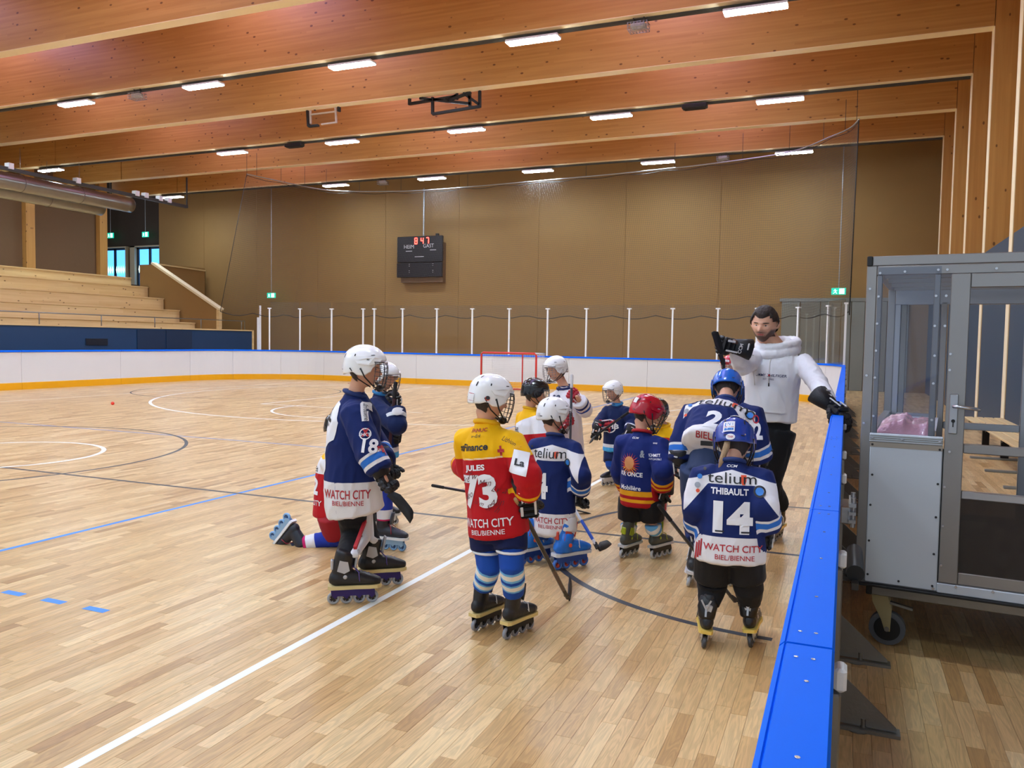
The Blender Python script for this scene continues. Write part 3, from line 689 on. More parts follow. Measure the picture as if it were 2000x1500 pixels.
mb = MB(); mb.prism([(-25.8, 1.3), (-25.8, 2.8), (-29.6, 4.86), (-30.4, 4.86), (-30.4, 1.3)], 'y', YE2-.15, YE2); mb.build('end_parapet', M_PLAST, st, bs)
mb = MB(); mb.bar((-25.65, YE2-.08, 2.8), (-29.6, YE2-.08, 4.92), .32, .09, up=(0, 0, 1)); mb.build('parapet_coping', mat('pale_coping', 'f0dfb8', .45), st, bs)
MB().bx(-25.85, -25.7, YE2-.16, YE2+.02, 1.3, 2.8).build('parapet_end', M_BENCHW, st, bs)
MB().bx(-30.4, -29.9, 29.5, 31.4, 1.3, 5.0).build('rear_parapet', M_PLAST, st, bs); 
mb = MB(); q0 = Vector((-29.6, YE2, 4.9)); q1 = at(400, 529, 31.2); mb.bar(q0, q1, .1, .06); mb.build('rear_coping', M_BENCHW, st, bs)
mb = MB(); mb.add([q0, q1, (q1.x, q1.y, 1.5), (q0.x, q0.y, 1.5)], [(0, 1, 2, 3)]); mb.add([q0+Vector((-.1, 0, 0)), q1+Vector((-.1, 0, 0)), (q1.x-.1, q1.y, 1.5), (q0.x-.1, q0.y, 1.5)], [(3, 2, 1, 0)]); mb.build('rear_parapet', M_PLAST, st, bs)
mb = MB(); mb.tube([(-24.15, 2, 2.28), (-24.15, 27.7, 2.28), (-24.15, 27.7, 1.9)], .022, 6)
y = 4.0
while y < 27.7: mb.tube([(-24.15, y, 1.88), (-24.15, y, 2.28)], .02, 6); y += 2.35
mb.build('guard_rail', M_STEEL, st, bs)
# ---- ducts and bracket pipes
M_DUCT = mat('spiral_duct', 'a9a9a6', .3, .9, var=.1, vscale=4)
def duct(px, py, X, rr, lb):
    e = atX(px, py, X); r = empty('air_duct', (X, e.y, e.z), label=lb, cat='air duct', group='round spiral air ducts')
    pts = []; mb = MB(); prof = []
    L_ = e.y-1; n = 90
    for i in range(n+1):
        y_ = -L_*i/n; prof.append((0, y_, 0))
    mb.loft(prof, [(rr*(1+(.012 if i % 2 else 0)),)*2 for i in range(n+1)], n=20, capk=.02); mb.build('duct_tube', M_DUCT, r)
    mb = MB()
    for i in range(1, 9): mb.tube([(rr*1.03*math.cos(a), -i*2.4, rr*1.03*math.sin(a)) for a in np.linspace(0, 2*math.pi, 17)], .014, 4); mb.tube([(0, -i*2.4, rr), (0, -i*2.4, ZB-e.z)], .01, 4)
    mb.build('duct_strap', M_STEEL, r)
duct(255, 401, -27.6, .30, 'upper longer silver spiral duct above the stand')
duct(197, 407, -28.6, .30, 'lower shorter silver spiral duct above the stand')
r = empty('service_rail', (-26.5, 24, 7.3), label='grey service pipe with small boxes running above the ducts', cat='pipe'); bs = (-26.5, 24, 7.3)
qa, qb = atX(0, 335, -26.5), atX(365, 404, -26.5)
mb = MB(); mb.bar((-26.5, 2, qb.z), (-26.5, qb.y, qb.z), .14, .12); mb.bar((-26.5, qb.y, qb.z), (-26.5, qb.y, ZB+.2), .05, .05); mb.build('rail_profile', M_DSTEEL, r, bs)
for px in (18, 150, 265, 283, 311, 328): q = atX(px, 335+px*.19, -26.5); MB().bx(-26.6, -26.38, q.y-.09, q.y+.09, qb.z-.0, qb.z+.2).build('junction_box', M_WHITE, r, bs)
# ---- basketball rig folded under the beams
p = at(868, 205, 19.6); r = empty('basketball_bracing', (p.x, 19.6, ZB), label='folded black steel basketball bracing under the beam', cat='basketball rig'); bs = (p.x, 19.6, ZB)
M_BS = mat('black_steel', '1d1b1c', .4, .3)
mb = MB()
def pb(px, py, Y=19.6): return at(px, py, Y)
for a, b in (((800, 190), (800, 205)), ((800, 203), (893, 188)), ((845, 190), (845, 223)), ((845, 223), (937, 208)), ((937, 178), (937, 210)), ((917, 180), (918, 208)), ((905, 182), (937, 205)), ((820, 192), (920, 203)), ((875, 197), (893, 185)), ((880, 195), (920, 180))):
    mb.bar(pb(*a), pb(*b), .07, .07)
mb.build('steel_bars', M_BS, r, bs)
mb = MB()
for x in (800, 893, 937): mb.bar(pb(x, 195), pb(x, 195)+Vector((0, 0, ZB+.3-pb(x, 195).z)), .05, .05)
mb.build('hanger_bar', M_BS, r, bs)
p = at(631, 230, 19.6); r = empty('basketball_backboard', (p.x, 19.6, ZB), label='small basketball backboard frame hanging folded under the beam', cat='basketball backboard'); bs = (p.x, 19.6, ZB)
mb = MB(); 
for a, b in (((601, 214), (603, 247)), ((603, 247), (622, 245)), ((662, 208), (662, 218))): mb.bar(pb(*a), pb(*b), .1, .06)
mb.build('board_padding', M_BS, r, bs)
mb = MB()
for a, b in (((606, 214), (607, 242)), ((607, 224), (655, 218)), ((655, 208), (657, 240)), ((628, 243), (657, 239))): mb.bar(pb(*a), pb(*b), .05, .04)
mb.build('board_frame', mat('pale_frame', 'cdbcae', .4), r, bs)
mb = MB(); mb.add([pb(607, 222), pb(655, 216), pb(657, 238), pb(607, 243)], [(0, 1, 2, 3)]); q = Vector((0, .02, 0)); mb.add([pb(607, 222)+q, pb(655, 216)+q, pb(657, 238)+q, pb(607, 243)+q], [(3, 2, 1, 0)]); mb.build('board_glass', M_GLASS, r, bs)
mb = MB(); mb.bar(pb(615, 216), pb(615, 216)+Vector((0, 0, .5)), .05, .05); mb.bar(pb(655, 210), pb(655, 210)+Vector((0, 0, .5)), .05, .05); mb.build('hanger_bar', M_BS, r, bs)
# ---- goal
gY = 23.3; gx0 = at(940, 720, gY).x; gx1 = at(1047, 720, gY).x; gz = 1.22
r = empty('hockey_goal', ((gx0+gx1)/2, gY, 0), label='red tube hockey goal with white net before the far boards', cat='goal'); bs = ((gx0+gx1)/2, gY, 0)
M_RED = mat('red_tube', 'd0302a', .35)
MB().tube([(gx0, gY, 0), (gx0, gY, gz-.06), (gx0+.06, gY, gz), (gx1-.06, gY, gz), (gx1, gY, gz-.06), (gx1, gY, 0)], .032, 10).build('goal_frame', M_RED, r, bs)
mb = MB(); mb.tube([(gx0, gY, .03), (gx0+.1, gY+.9, .03), (gx1-.1, gY+.9, .03), (gx1, gY, .03)], .025, 8); mb.tube([((gx0+gx1)/2+.12, gY+.9, .03), ((gx0+gx1)/2+.28, gY+.5, gz)], .022, 8); mb.build('base_frame', M_RED, r, bs)
mb = MB(); mb.tube([(gx0+.06, gY, gz), (gx0+.2, gY+.5, gz), (gx1+.1, gY+.5, gz), (gx1-.06, gY, gz)], .022, 8); mb.build('top_frame', M_WHITE, r, bs)
mb = MB(); th = .0025
def netquad(A, B, C, E, nu, nv):
    for i in range(nu+1):
        t = i/nu; p, q = Vector(A).lerp(Vector(B), t), Vector(E).lerp(Vector(C), t); mb.tube([p, q], th, 3)
    for i in range(nv+1):
        t = i/nv; p, q = Vector(A).lerp(Vector(E), t), Vector(B).lerp(Vector(C), t); mb.tube([p, q], th, 3)
netquad((gx0+.1, gY+.88, .03), (gx1-.1, gY+.88, .03), (gx1+.1, gY+.5, gz), (gx0+.2, gY+.5, gz), 30, 20)
netquad((gx0, gY, .03), (gx0+.1, gY+.88, .03), (gx0+.2, gY+.5, gz), (gx0, gY, gz), 12, 20)
netquad((gx1, gY, .03), (gx1-.1, gY+.88, .03), (gx1+.1, gY+.5, gz), (gx1, gY, gz), 12, 20)
netquad((gx0, gY, gz), (gx1, gY, gz), (gx1+.1, gY+.5, gz), (gx0+.2, gY+.5, gz), 30, 8)
mb.build('goal_net', mat('white_twine', 'f0f0f0', .7), r, bs)['kind'] = 'stuff'
# balls
for (px, py, lb) in ((220, 794, 'small red ball on the floor at left'), (478, 741, 'tiny red ball near the far left boards')):
    p = flo(px, py-3); r = MB().ell((0, 0, 0), (.038, .038, .038), 20, 12).build('street_hockey_ball', mat('red_ball', 'e83a22', .4)); r.location = (p.x, p.y, .038); tag(r, lb, 'ball', 'red balls')
# ================================================================== CABIN (player shelter on castors)
CA = rad(-5.5); CO = Vector((.085, 4.6, 0)); CD = 2.0; CW = 2.3
cab = empty('bench_cabin', CO, CA, 'aluminium and acrylic bench cabin on castors beside the boards', 'cabin')
def cb_(name, m_, *boxes, bev=.004, parent=None):
    for b_ in boxes: o = MB().bx(*b_, bev=bev).build(name, m_, parent or cab)
    return o
Z0, Z1 = .36, 2.07
M_AL2 = mat('matt_aluminium', '9c9a98', .35, .7, bump=.04, bscale=20, var=.08, vscale=3)
M_PANEL = mat('white_composite', 'c9d0d8', .35)
for (n_, y0) in (('front', 0.0), ('rear', CD-.05)):
    cb_('corner_post', M_AL2, (0, .05, y0, y0+.05, Z0, Z1-.05)); cb_('corner_post', M_AL2, (CW-.05, CW, y0, y0+.05, Z0, Z1-.05))
    cb_('top_rail', M_AL2, (0.026, CW, y0, y0+.05, Z1-.05, Z1)); cb_('bottom_rail', M_AL2, (0, CW, y0, y0+.05, Z0-.02, Z0+.04))
for x in (0, CW-.05):
    cb_('side_rail', M_AL2, (x, x+.05, .05, CD-.05, Z1-.05, Z1)); cb_('side_rail', M_AL2, (x, x+.05, .05, CD-.05, Z0, Z0+.05)); cb_('side_rail', M_AL2, (x, x+.05, .05, CD-.05, 1.08, 1.13))
cb_('rail_end_cap', M_BLACK, (-.001, .026, -.002, .05, Z1-.05, Z1+.001))
cb_('roof_panel', M_GLASS2, (.03, CW-.03, .03, CD-.03, Z1-.03, Z1-.022), bev=0)
mb = MB()
for q in range(5): yy = .25+q*.36; mb.bx(.05, CW-.05, yy, yy+.04, Z1-.07, Z1-.03)
mb.build('roof_rib', M_AL2, cab)
cb_('header_strip', M_AL2, (.05, CW-.05, -.004, .01, Z1-.10, Z1-.052)); 
# front left bay: acrylic above, white panel below
cb_('bay_stile', M_AL2, (.05, .078, -.006, .02, 1.13, Z1-.1), (.315, .345, -.006, .03, 1.13, Z1-.1))
cb_('bay_sill', M_PANEL, (.045, .385, -.02, .02, 1.105, 1.15)); mb = MB()
for z in (1.118, 1.128, 1.138): mb.bx(.045, .385, -.0225, -.02, z-.002, z+.002)
mb.build('sill_groove', M_GREY, cab)
cb_('bay_pane', M_GLASS2, (.055, .345, -.012, -.007, 1.14, Z1-.06), bev=0)
cb_('white_panel', M_PANEL, (.048, .385, -.012, .012, Z0+.0, 1.105))
cb_('panel_strip', mat('warm_grey', 'a59b8e', .4), (.048, .385, -.0135, -.011, 1.078, 1.104), bev=0)
mb = MB()
for (x, z) in ((.06, 1.09), (.372, 1.085), (.065, .93), (.37, .91), (.062, .77), (.368, .74), (.062, .58), (.366, .55), (.062, .40), (.365, .385), (.21, .385)): mb.cyl((x, -.012, z), (x, -.0155, z), .006, 8)
mb.build('panel_rivet', mat('rivet_dark', '3c3c40', .4, .6), cab)['kind'] = 'stuff'
mb = MB()
for (x, z) in ((.02, 1.9), (.02, 1.45), (.015, 1.2), (.02, .45), (.065, 1.98), (.18, 1.985), (.33, 1.99), (.37, 1.99), (.58, 1.99), (.8, 1.99), (.062, 1.86), (.325, 1.86), (.06, 1.72), (.325, 1.71), (.06, 1.58), (.33, 1.56), (.06, 1.44), (.33, 1.42), (.06, 1.24), (.33, 1.235), (.06, 1.127), (.2, 1.127), (.37, 1.127), (.37, 1.86), (.37, 1.71), (.4, 1.57), (.4, 1.49), (.415, 1.08), (.4, .9), (.4, .7), (.4, .5), (.47, .4), (.63, .4), (.37, .375)):
    mb.cyl((x, -.02, z), (x, -.026, z), .0062, 10); mb.cyl((x, -.026, z), (x, -.0285, z), .0028, 6)
mb.build('screw', M_CHAN, cab)['kind'] = 'stuff'
# inner shelf with pink film
mb = MB(); mb.add([(.03, .03, 1.13), (.345, .03, 1.13), (.36, CD-.1, 1.10), (.03, CD-.1, 1.10), (.03, .03, 1.11), (.345, .03, 1.11), (.36, CD-.1, 1.08), (.03, CD-.1, 1.08)], [(0, 1, 2, 3), (7, 6, 5, 4), (0, 4, 5, 1), (1, 5, 6, 2), (2, 6, 7, 3), (3, 7, 4, 0)]); mb.build('shelf', M_PANEL, cab)
# rear window frames
cb_('rear_stile', M_ALU, (.05, .09, CD-.05, CD-.02, 1.08, Z1-.1), (.30, .345, CD-.05, CD-.02, 1.08, Z1-.1)); cb_('rear_stile', M_GREY, (.09, .13, CD-.045, CD-.02, 1.1, Z1-.14))
cb_('rear_header', M_ALU, (.05, CW-.05, CD-.06, CD-.01, Z1-.16, Z1-.05)); cb_('rear_sill', M_ALU, (.05, .345, CD-.05, CD-.02, 1.08, 1.12))
cb_('rear_pane', M_GLASS2, (.09, .30, CD-.04, CD-.035, 1.12, Z1-.14), bev=0)
cb_('partition_post', M_AL2, (.35, .39, CD-.06, CD-.02, Z0, Z1-.14)); cb_('partition_post', M_ALU, (.86, .93, CD-.06, CD-.02, Z0, Z1-.14)); cb_('partition_post', M_ALU, (1.02, 1.08, CD-.06, CD-.02, Z0, Z1-.14))
cb_('rear_crossbar', M_ALU, (.39, .86, CD-.05, CD-.03, 1.02, 1.07)); cb_('rear_low_rail', M_ALU, (.39, .93, CD-.06, CD-.02, .36, .42))
# low dark acrylic at rear seen under the mid rail
# door
dr = empty('door_leaf', (0, 0, 0), parent=cab)
cb_('door_stile', M_AL2, (.39, .475, -.014, .02, Z0+.05, Z1-.1), bev=.003, parent=dr); cb_('door_stile', M_AL2, (1.20, 1.28, -.014, .02, Z0+.05, Z1-.1), parent=dr)
cb_('door_rail', M_AL2, (.475, 1.2, -.012, .018, 1.075, 1.12), (.475, 1.2, -.012, .018, Z1-.17, Z1-.1), (.475, 1.2, -.012, .018, Z0+.05, Z0+.11), parent=dr)
cb_('door_mid_rail', M_ALU, (.475, 1.2, -.012, .018, .845, .885), parent=dr)
cb_('lower_pane', clear_mat('smoked_pane', '6a666a', 1.5, .04, haze=.12, hazecol='7a706c'), (.475, 1.2, -.006, .0, Z0+.1, .85), bev=0, parent=dr)
cb_('hinge', M_ALU, (1.285, 1.30, -.02, .0, 1.3, 1.36), (1.285, 1.30, -.02, .0, .9, .96), parent=dr)
cb_('lock_plate', M_ALU, (.405, .445, -.024, -.014, 1.17, 1.37), parent=dr)
mb = MB(); mb.tube([(.425, -.024, 1.31), (.425, -.055, 1.31), (.44, -.062, 1.31), (.54, -.062, 1.30)], .009, 10); mb.build('door_handle', M_CHAN, dr)
mb = MB(); mb.cyl((.425, -.024, 1.235), (.425, -.028, 1.235), .009, 12); mb.bx(.4225, .4275, -.0285, -.024, 1.205, 1.235); mb.build('keyhole', M_BLACK, dr)
cb_('threshold', M_PANEL, (.385, CW, -.016, .02, Z0-.005, Z0+.045)); cb_('edge_seal', M_RUB, (-.02, CW, -.03, .03, Z0-.02, Z0-.006)); cb_('bay_seal', M_RUB, (.378, .39, -.008, .02, Z0+.05, 1.09))
cb_('floor_panel', M_GREY, (0, CW, 0, CD, Z0-.006, Z0+.012))
cb_('chassis_rail', M_STEEL, (.06, CW, .02, .07, Z0-.075, Z0-.022), (.06, CW, CD-.1, CD-.05, Z0-.075, Z0-.022), (.06, .11, .05, CD-.05, Z0-.075, Z0-.022)); cb_('chassis_cap', M_BLACK, (.055, .085, .015, .07, Z0-.075, Z0-.022))
def castor(x, y):
    e = empty('castor', (x, y, 0), parent=cab)
    MB().bx(-.06, .07, -.05, .05, Z0-.088, Z0-.078).build('mount_plate', M_STEEL, e)
    mb = MB(); 
    for s in (-.032, .032): mb.prism([(-.05, Z0-.09), (.03, Z0-.09), (.05, Z0-.16), (.045, .08), (.02, .08), (.0, .14), (-.045, Z0-.13)], 'y', s-.003, s+.003)
    mb.build('fork', mat('zinc_yellow', 'b9ad84', .35, .7), e)
    MB().cyl((.03, -.024, .092), (.03, .024, .092), .09, 30).build('wheel', mat('castor_grey', '56585c', .6), e)
    MB().cyl((.03, -.027, .092), (.03, .027, .092), .065, 26).build('wheel_core', M_BLACK, e)
    mb = MB(); mb.cyl((.03, -.042, .092), (.03, .042, .092), .013, 12); mb.bar((.04, -.035, Z0-.12), (.15, -.035, Z0-.14), .03, .012); mb.build('brake_lever', M_STEEL, e)
castor(.13, .12); castor(CW-.2, .12); castor(.13, CD-.15); castor(CW-.2, CD-.15)
# pink film heaped on the shelf
mb = MB(); nx, ny = 40, 30; vs = []
for j in range(ny+1):
    for i in range(nx+1):
        u, v = i/nx, j/ny; edge = min(u*1.6, (1-u)*1.6, v*1.6, 1-v)*6; edge = min(1, max(0, edge))
        h = (.07*math.exp(-((u-.35)/.3)**2)+.03*math.exp(-((u-.5)/.07)**2)*(1-.3*v)+.06*math.exp(-((u-.9)/.22)**2)+.03)*.72*edge+.02*edge*noise.noise(Vector((u*5, v*4, 1)))+.016*abs(noise.noise(Vector((u*13, v*9, 3))))*edge
        vs.append((.058+u*.285, .03+v*.62, 1.137+max(0, h)))
mb.add(vs, [(j*(nx+1)+i, j*(nx+1)+i+1, (j+1)*(nx+1)+i+1, (j+1)*(nx+1)+i) for j in range(ny) for i in range(nx)], True)
pf = mb.build('plastic_film', mat('pink_film', 'f2b4be', .2, coat=.5, bump=.5, bscale=70)); pf.location = CO; pf.rotation_euler = (0, 0, CA)
tag(pf, 'crumpled pink plastic film heaped on the cabin shelf', 'plastic film')
# ---- bench along right wall
r = empty('wall_bench', (2.2, 13, 0), label='slatted wooden bench on dark T legs along the blue wall', cat='bench'); bs = (2.2, 13, 0)
for i in range(4): x = 1.88+i*.145; MB().bx(x, x+.125, 10.4, 15.4, .42, .45, bev=.006).build('slat', M_BENCHW, r, bs)
for y in (15.0, 13.3, 11.95, 10.6):
    MB().bx(2.1, 2.2, y-.03, y+.03, .02, .4).build('leg', M_BS, r, bs); MB().bx(1.72, 2.5, y-.035, y+.035, 0, .03, bev=.004).build('foot', M_GREY, r, bs); MB().bx(1.9, 2.42, y-.03, y+.03, .39, .42).build('bearer', M_BS, r, bs)
# ================================================================== PEOPLE: templates
M_SKIN = None
def attr_mat(name, attr_cols, rough=.75, bump=.35, bscale=260, base='20386e', sheen=.03, spec=.22):
    """fabric: base colour overlaid by regions; each region is a float attribute, positive inside"""
    M = D.materials.new(name); M.use_nodes = True; nt = M.node_tree; L = nt.links.new; b = nt.nodes['Principled BSDF']
    out = None
    for i, (a, c) in enumerate(attr_cols):
        n = N(nt, 'Attribute', attribute_name=a); mr = N(nt, 'MapRange'); q_ = .012 if a == 'beard' else .0012; mr.inputs[1].default_value = -q_; mr.inputs[2].default_value = q_; L(n.outputs['Fac'], mr.inputs[0])
        mx = N(nt, 'Mix', data_type='RGBA'); L(mr.outputs[0], mx.inputs[0]); mx.inputs[7].default_value = lin(c)
        if out is None: mx.inputs[6].default_value = lin(base)
        else: L(out, mx.inputs[6])
        out = mx.outputs[2]
    if out is None: b.inputs['Base Color'].default_value = lin(base)
    else: L(out, b.inputs['Base Color'])
    b.inputs['Roughness'].default_value = rough; b.inputs['Specular IOR Level'].default_value = spec; b.inputs['Sheen Weight'].default_value = sheen
    geo = N(nt, 'NewGeometry'); n2 = N(nt, 'TexNoise'); n2.inputs['Scale'].default_value = bscale; L(geo.outputs['Position'], n2.inputs['Vector'])
    bp = N(nt, 'Bump'); bp.inputs['Strength'].default_value = bump; bp.inputs['Distance'].default_value = .002; L(n2.outputs[0], bp.inputs['Height']); L(bp.outputs[0], b.inputs['Normal'])
    return M
def remesh(mb, voxel, smooth=3):
    me = mb.mesh('tmp', [M_BLACK]); o = D.objects.new('tmp', me); COL.objects.link(o)
    md = o.modifiers.new('r', 'REMESH'); md.mode = 'VOXEL'; md.voxel_size = voxel; md.use_smooth_shade = True
    if smooth: sm = o.modifiers.new('s', 'SMOOTH'); sm.factor = .5; sm.iterations = smooth
    dg = bpy.context.evaluated_depsgraph_get(); dg.update(); m2 = D.meshes.new_from_object(o.evaluated_get(dg)); D.objects.remove(o); D.meshes.remove(me)
    m2.materials.clear(); return m2
def co_of(me): a = np.empty(len(me.vertices)*3); me.vertices.foreach_get('co', a); return a.reshape(-1, 3)
def set_attr(me, name, vals):
    a = me.attributes.new(name, 'FLOAT', 'POINT'); a.data.foreach_set('value', np.asarray(vals, np.float32))
def wrinkle(me, amp, freq, stretch=(1, 1, .45), seed=0):
    P = co_of(me); nr = np.empty(len(P)*3)
    try: me.vertices.foreach_get('normal', nr)
    except Exception: me.vertex_normals.foreach_get('vector', nr)
    nr = nr.reshape(-1, 3); d = np.empty(len(P)); sx, sy, sz = stretch
    for i, p in enumerate(P):
        q = Vector((p[0]*sx*freq+seed, p[1]*sy*freq, p[2]*sz*freq)); a = noise.noise(q); b = 1-abs(noise.noise(q*1.9+Vector((3, 1, 2))))*3.2; b = max(b, -.4)
        d[i] = a*.7+b*.45
    P = P+nr*(d*amp)[:, None]; me.vertices.foreach_set('co', P.ravel()); me.update()
def seg_proj(P, A, B):
    A = np.array(A); B = np.array(B); d = B-A; L = np.linalg.norm(d); t = np.clip(((P-A) @ d)/(L*L), 0, 1); q = A+t[:, None]*d
    return t*L, np.linalg.norm(P-q, axis=1)
# ---- head template (unit height), faces +Y
def head_template(nu, nv):
    V = []; 
    for i in range(nv+1):
        th = math.pi*i/nv
        for k in range(nu):
            a = 2*math.pi*k/nu; dx, dy, dz = math.sin(th)*math.cos(a), math.sin(th)*math.sin(a), math.cos(th)
            x, y, z = .345*dx, .43*dy-.01, .5*dz
            if z < .02:
                s = min(1, (.02-z)/.5)
                x *= 1-.30*s**1.6
                if y < 0: y *= 1-.55*s**.9
                else: y = y*(1-.06*s)+.03*s*dy
            if dy > 0: y = y*(1-.10*abs(dx)**2)
            # flatten face
            if dy > 0: y = y - .035*max(0, dy)**2*(1-min(1, abs(z-.05)/.5))
            g = lambda cx, cz, sx, sz: math.exp(-((x-cx)/sx)**2-((z-cz)/sz)**2)
            if dy > .2:
                e = 0
                e += .105*math.exp(-(x/.05)**2)*max(0, min(1, (.06-z)/.16))*(1 if z > -.13 else math.exp(-((z+.13)/.03)**2))   # nose wedge
                e += .03*g(0, -.125, .075, .028)
                e += .022*g(0, .085, .2, .035)                            # brow
                e -= .040*g(.135, .015, .07, .045)+.040*g(-.135, .015, .07, .045)   # sockets
                e += .018*g(.2, -.08, .08, .06)+.018*g(-.2, -.08, .08, .06)   # cheeks
                e += .024*g(0, -.215, .085, .022)+.026*g(0, -.262, .075, .022)   # lips
                e -= .016*g(0, -.238, .1, .008)
                e -= .014*g(0, -.31, .09, .025); e += .03*g(0, -.40, .1, .05)
                y += e
            V.append((x, y, z))
    F = [(i*nu+k, (i+1)*nu+k, (i+1)*nu+(k+1) % nu, i*nu+(k+1) % nu) for i in range(nv) for k in range(nu)]
    return V, F
HT = head_template(72, 60); HTC = head_template(160, 130)
def ear(mb, M, s):
    pts = [(s*.345, -.03, .08), (s*.385, -.075, .07), (s*.39, -.085, .0), (s*.37, -.05, -.07), (s*.345, -.02, -.1)]
    mb.tube([M @ Vector(p) for p in pts], [.022*SCL(M), .028*SCL(M), .03*SCL(M), .026*SCL(M), .02*SCL(M)], 8)
    mb.ell(M @ Vector((s*.36, -.045, -.005)), (.03*SCL(M), .045*SCL(M), .07*SCL(M)), 10, 8, M.to_3x3().normalized())
def SCL(M): return M.to_scale().x
def head_matrix(c, a, pitch=0, roll=0, size=.22):
    """a = heading in degrees of the face (0=+X), pitch>0 looks down"""
    return Matrix.Translation(c) @ Matrix.Rotation(rad(a-90), 4, 'Z') @ Matrix.Rotation(-rad(pitch), 4, 'X') @ Matrix.Rotation(rad(roll), 4, 'Y') @ Matrix.Scale(size, 4)
# ---- helmet template, unit = head height; faces +Y
def helmet_parts(col):
    """returns dict of meshes keyed by part"""
    key = 'helm_'+col
    if key in CACHE: return CACHE[key]
    M_H = mat('helmet_shell_'+col, col, .22, coat=.3, spec=.5); M_PAD = mat('helmet_padding', '1b1b1d', .7)
    R = {}
    def shell_r(a, el):      # azimuth from front, elevation
        ca, sa, ce, se = math.cos(a), math.sin(a), math.cos(el), math.sin(el)
        e = 2.25
        den = (abs(sa*ce)/.455)**e+(abs(ca*ce)/(.56 if ca > 0 else .56))**e+(abs(se)/.56)**e
        r = den**(-1/e)
        # ridges: raised centre crown band, side ridges, rear bulge
        r += .018*math.exp(-((math.degrees(a) if abs(math.degrees(a)) < 90 else 180-abs(math.degrees(a)))/16)**2)*(1 if el > .2 else 0)*min(1, (el-.2)*3)
        r += .016/(1+math.exp(-(el-.34)*30))                       # upper shell sits proud
        r += .012*math.exp(-((el-.62)/.06)**2)*abs(sa)
        return r
    def lower(a):            # lower edge height (z) by azimuth, 0=front, pi = back
        d = abs(math.degrees(a))
        k = [(0, .19), (35, .17), (52, .06), (62, -.10), (80, -.20), (100, -.20), (118, -.12), (140, -.17), (180, -.20)]
        for (d0, z0), (d1, z1) in zip(k, k[1:]):
            if d <= d1: t = (d-d0)/(d1-d0); t = t*t*(3-2*t); return z0+(z1-z0)*t
        return -.2
    nu, nv = 72, 22; vs = []; rim = []
    for i in range(nv+1):
        for k in range(nu):
            a = 2*math.pi*k/nu; aa = a if a <= math.pi else a-2*math.pi; zl = lower(aa)
            # find elevation for zl
            el0 = math.asin(max(-.9, min(.9, zl/.5)))
            el = el0+(math.pi/2-el0)*i/nv; r = shell_r(aa, el)
            vs.append((math.sin(aa)*math.cos(el)*r, math.cos(aa)*math.cos(el)*r, math.sin(el)*r))
    fs = [(i*nu+k, i*nu+(k+1) % nu, (i+1)*nu+(k+1) % nu, (i+1)*nu+k) for i in range(nv) for k in range(nu)]
    n0 = len(vs); vs2 = [(x*.93, y*.93, z*.95+.0) for (x, y, z) in vs]; fs2 = [tuple(j+n0 for j in reversed(f)) for f in fs]
    rimf = [(k, n0+k, n0+(k+1) % nu, (k+1) % nu) for k in range(nu)]
    mb = MB(); mb.add(vs+vs2, fs+fs2+rimf, True)
    # front brim
    pts = [(.47*math.sin(t), .555*math.cos(t)+.012, .185-.03*abs(math.sin(t))) for t in np.linspace(-.95, .95, 15)]
    mb.tube(pts, .022, 8)
    R['shell'] = mb.mesh('helmet', M_H)
    # vents (dark recesses)
    mb = MB()
    for s in (-1, 1):
        for (a, el, da, de) in ((.95, .66, .12, .022), (2.72, .5, .035, .11), (2.78, .92, .04, .09), (1.6, -.05, .05, .045), (2.0, .62, .035, .06), (2.8, -.14, .08, .022)):
            q = []
            for (u, v) in ((-1, -.6), (-.6, -1), (.6, -1), (1, -.6), (1, .6), (.6, 1), (-.6, 1), (-1, .6)):
                aa, ee = (a+u*da)*s, el+v*de; r = shell_r(aa, ee)+.006
                q.append((math.sin(aa)*math.cos(ee)*r, math.cos(aa)*math.cos(ee)*r, math.sin(ee)*r))
            mb.add(q, [tuple(range(8)) if s < 0 else tuple(range(7, -1, -1))], False)
    R['vent'] = mb.mesh('vent_slots', M_PAD)
    # ear guard / side plate raised
    for s in (-1, 1):
        mb = MB(); q = []
        for (aa, ee, rr) in ((.55, .44, .05), (.9, .52, .055), (1.35, .5, .05), (1.95, .36, .03), (1.75, .2, .04), (1.2, .16, .055), (.7, .26, .06)):
            r = shell_r(aa, ee)+rr; q.append(Vector((s*math.sin(aa)*math.cos(ee)*r, math.cos(aa)*math.cos(ee)*r, math.sin(ee)*r)))
        cc = sum(q, Vector())/len(q); top_ = [cc+(v-cc)*.72+v.normalized()*.018 for v in q]; inn = [v*.86 for v in q]; n = len(q)
        mb.add(top_+q+inn, [tuple(range(n)), tuple(range(3*n-1, 2*n-1, -1))]+[(j*n+k, j*n+(k+1) % n, (j+1)*n+(k+1) % n, (j+1)*n+k) for j in (0, 1) for k in range(n)])
        R['side_plate%d' % s] = mb.mesh('side_plate', M_H)
    mb = MB()
    for s in (-1, 1): mb.ell((s*.455, .0, -.06), (.03, .1, .11), 14, 8)
    R['ear_cover'] = mb.mesh('ear_cover', mat('ear_cover_'+col, 'e0e0e0' if col == 'f1f2f3' else col, .3))
    # chin strap and cup
    mb = MB()
    for s in (-1, 1):
        mb.tube([(s*.47, -.02, .0), (s*.43, .1, -.22), (s*.30, .32, -.45), (s*.1, .43, -.53)], .02, 6)
        mb.tube([(s*.42, -.3, -.02), (s*.38, -.08, -.28), (s*.28, .24, -.47)], .017, 6)
    mb.ell((0, .43, -.50), (.17, .1, .1), 14, 8)
    R['strap'] = mb.mesh('chin_strap', M_BLACK)
    # wire cage
    mb = MB(); tw = .0078
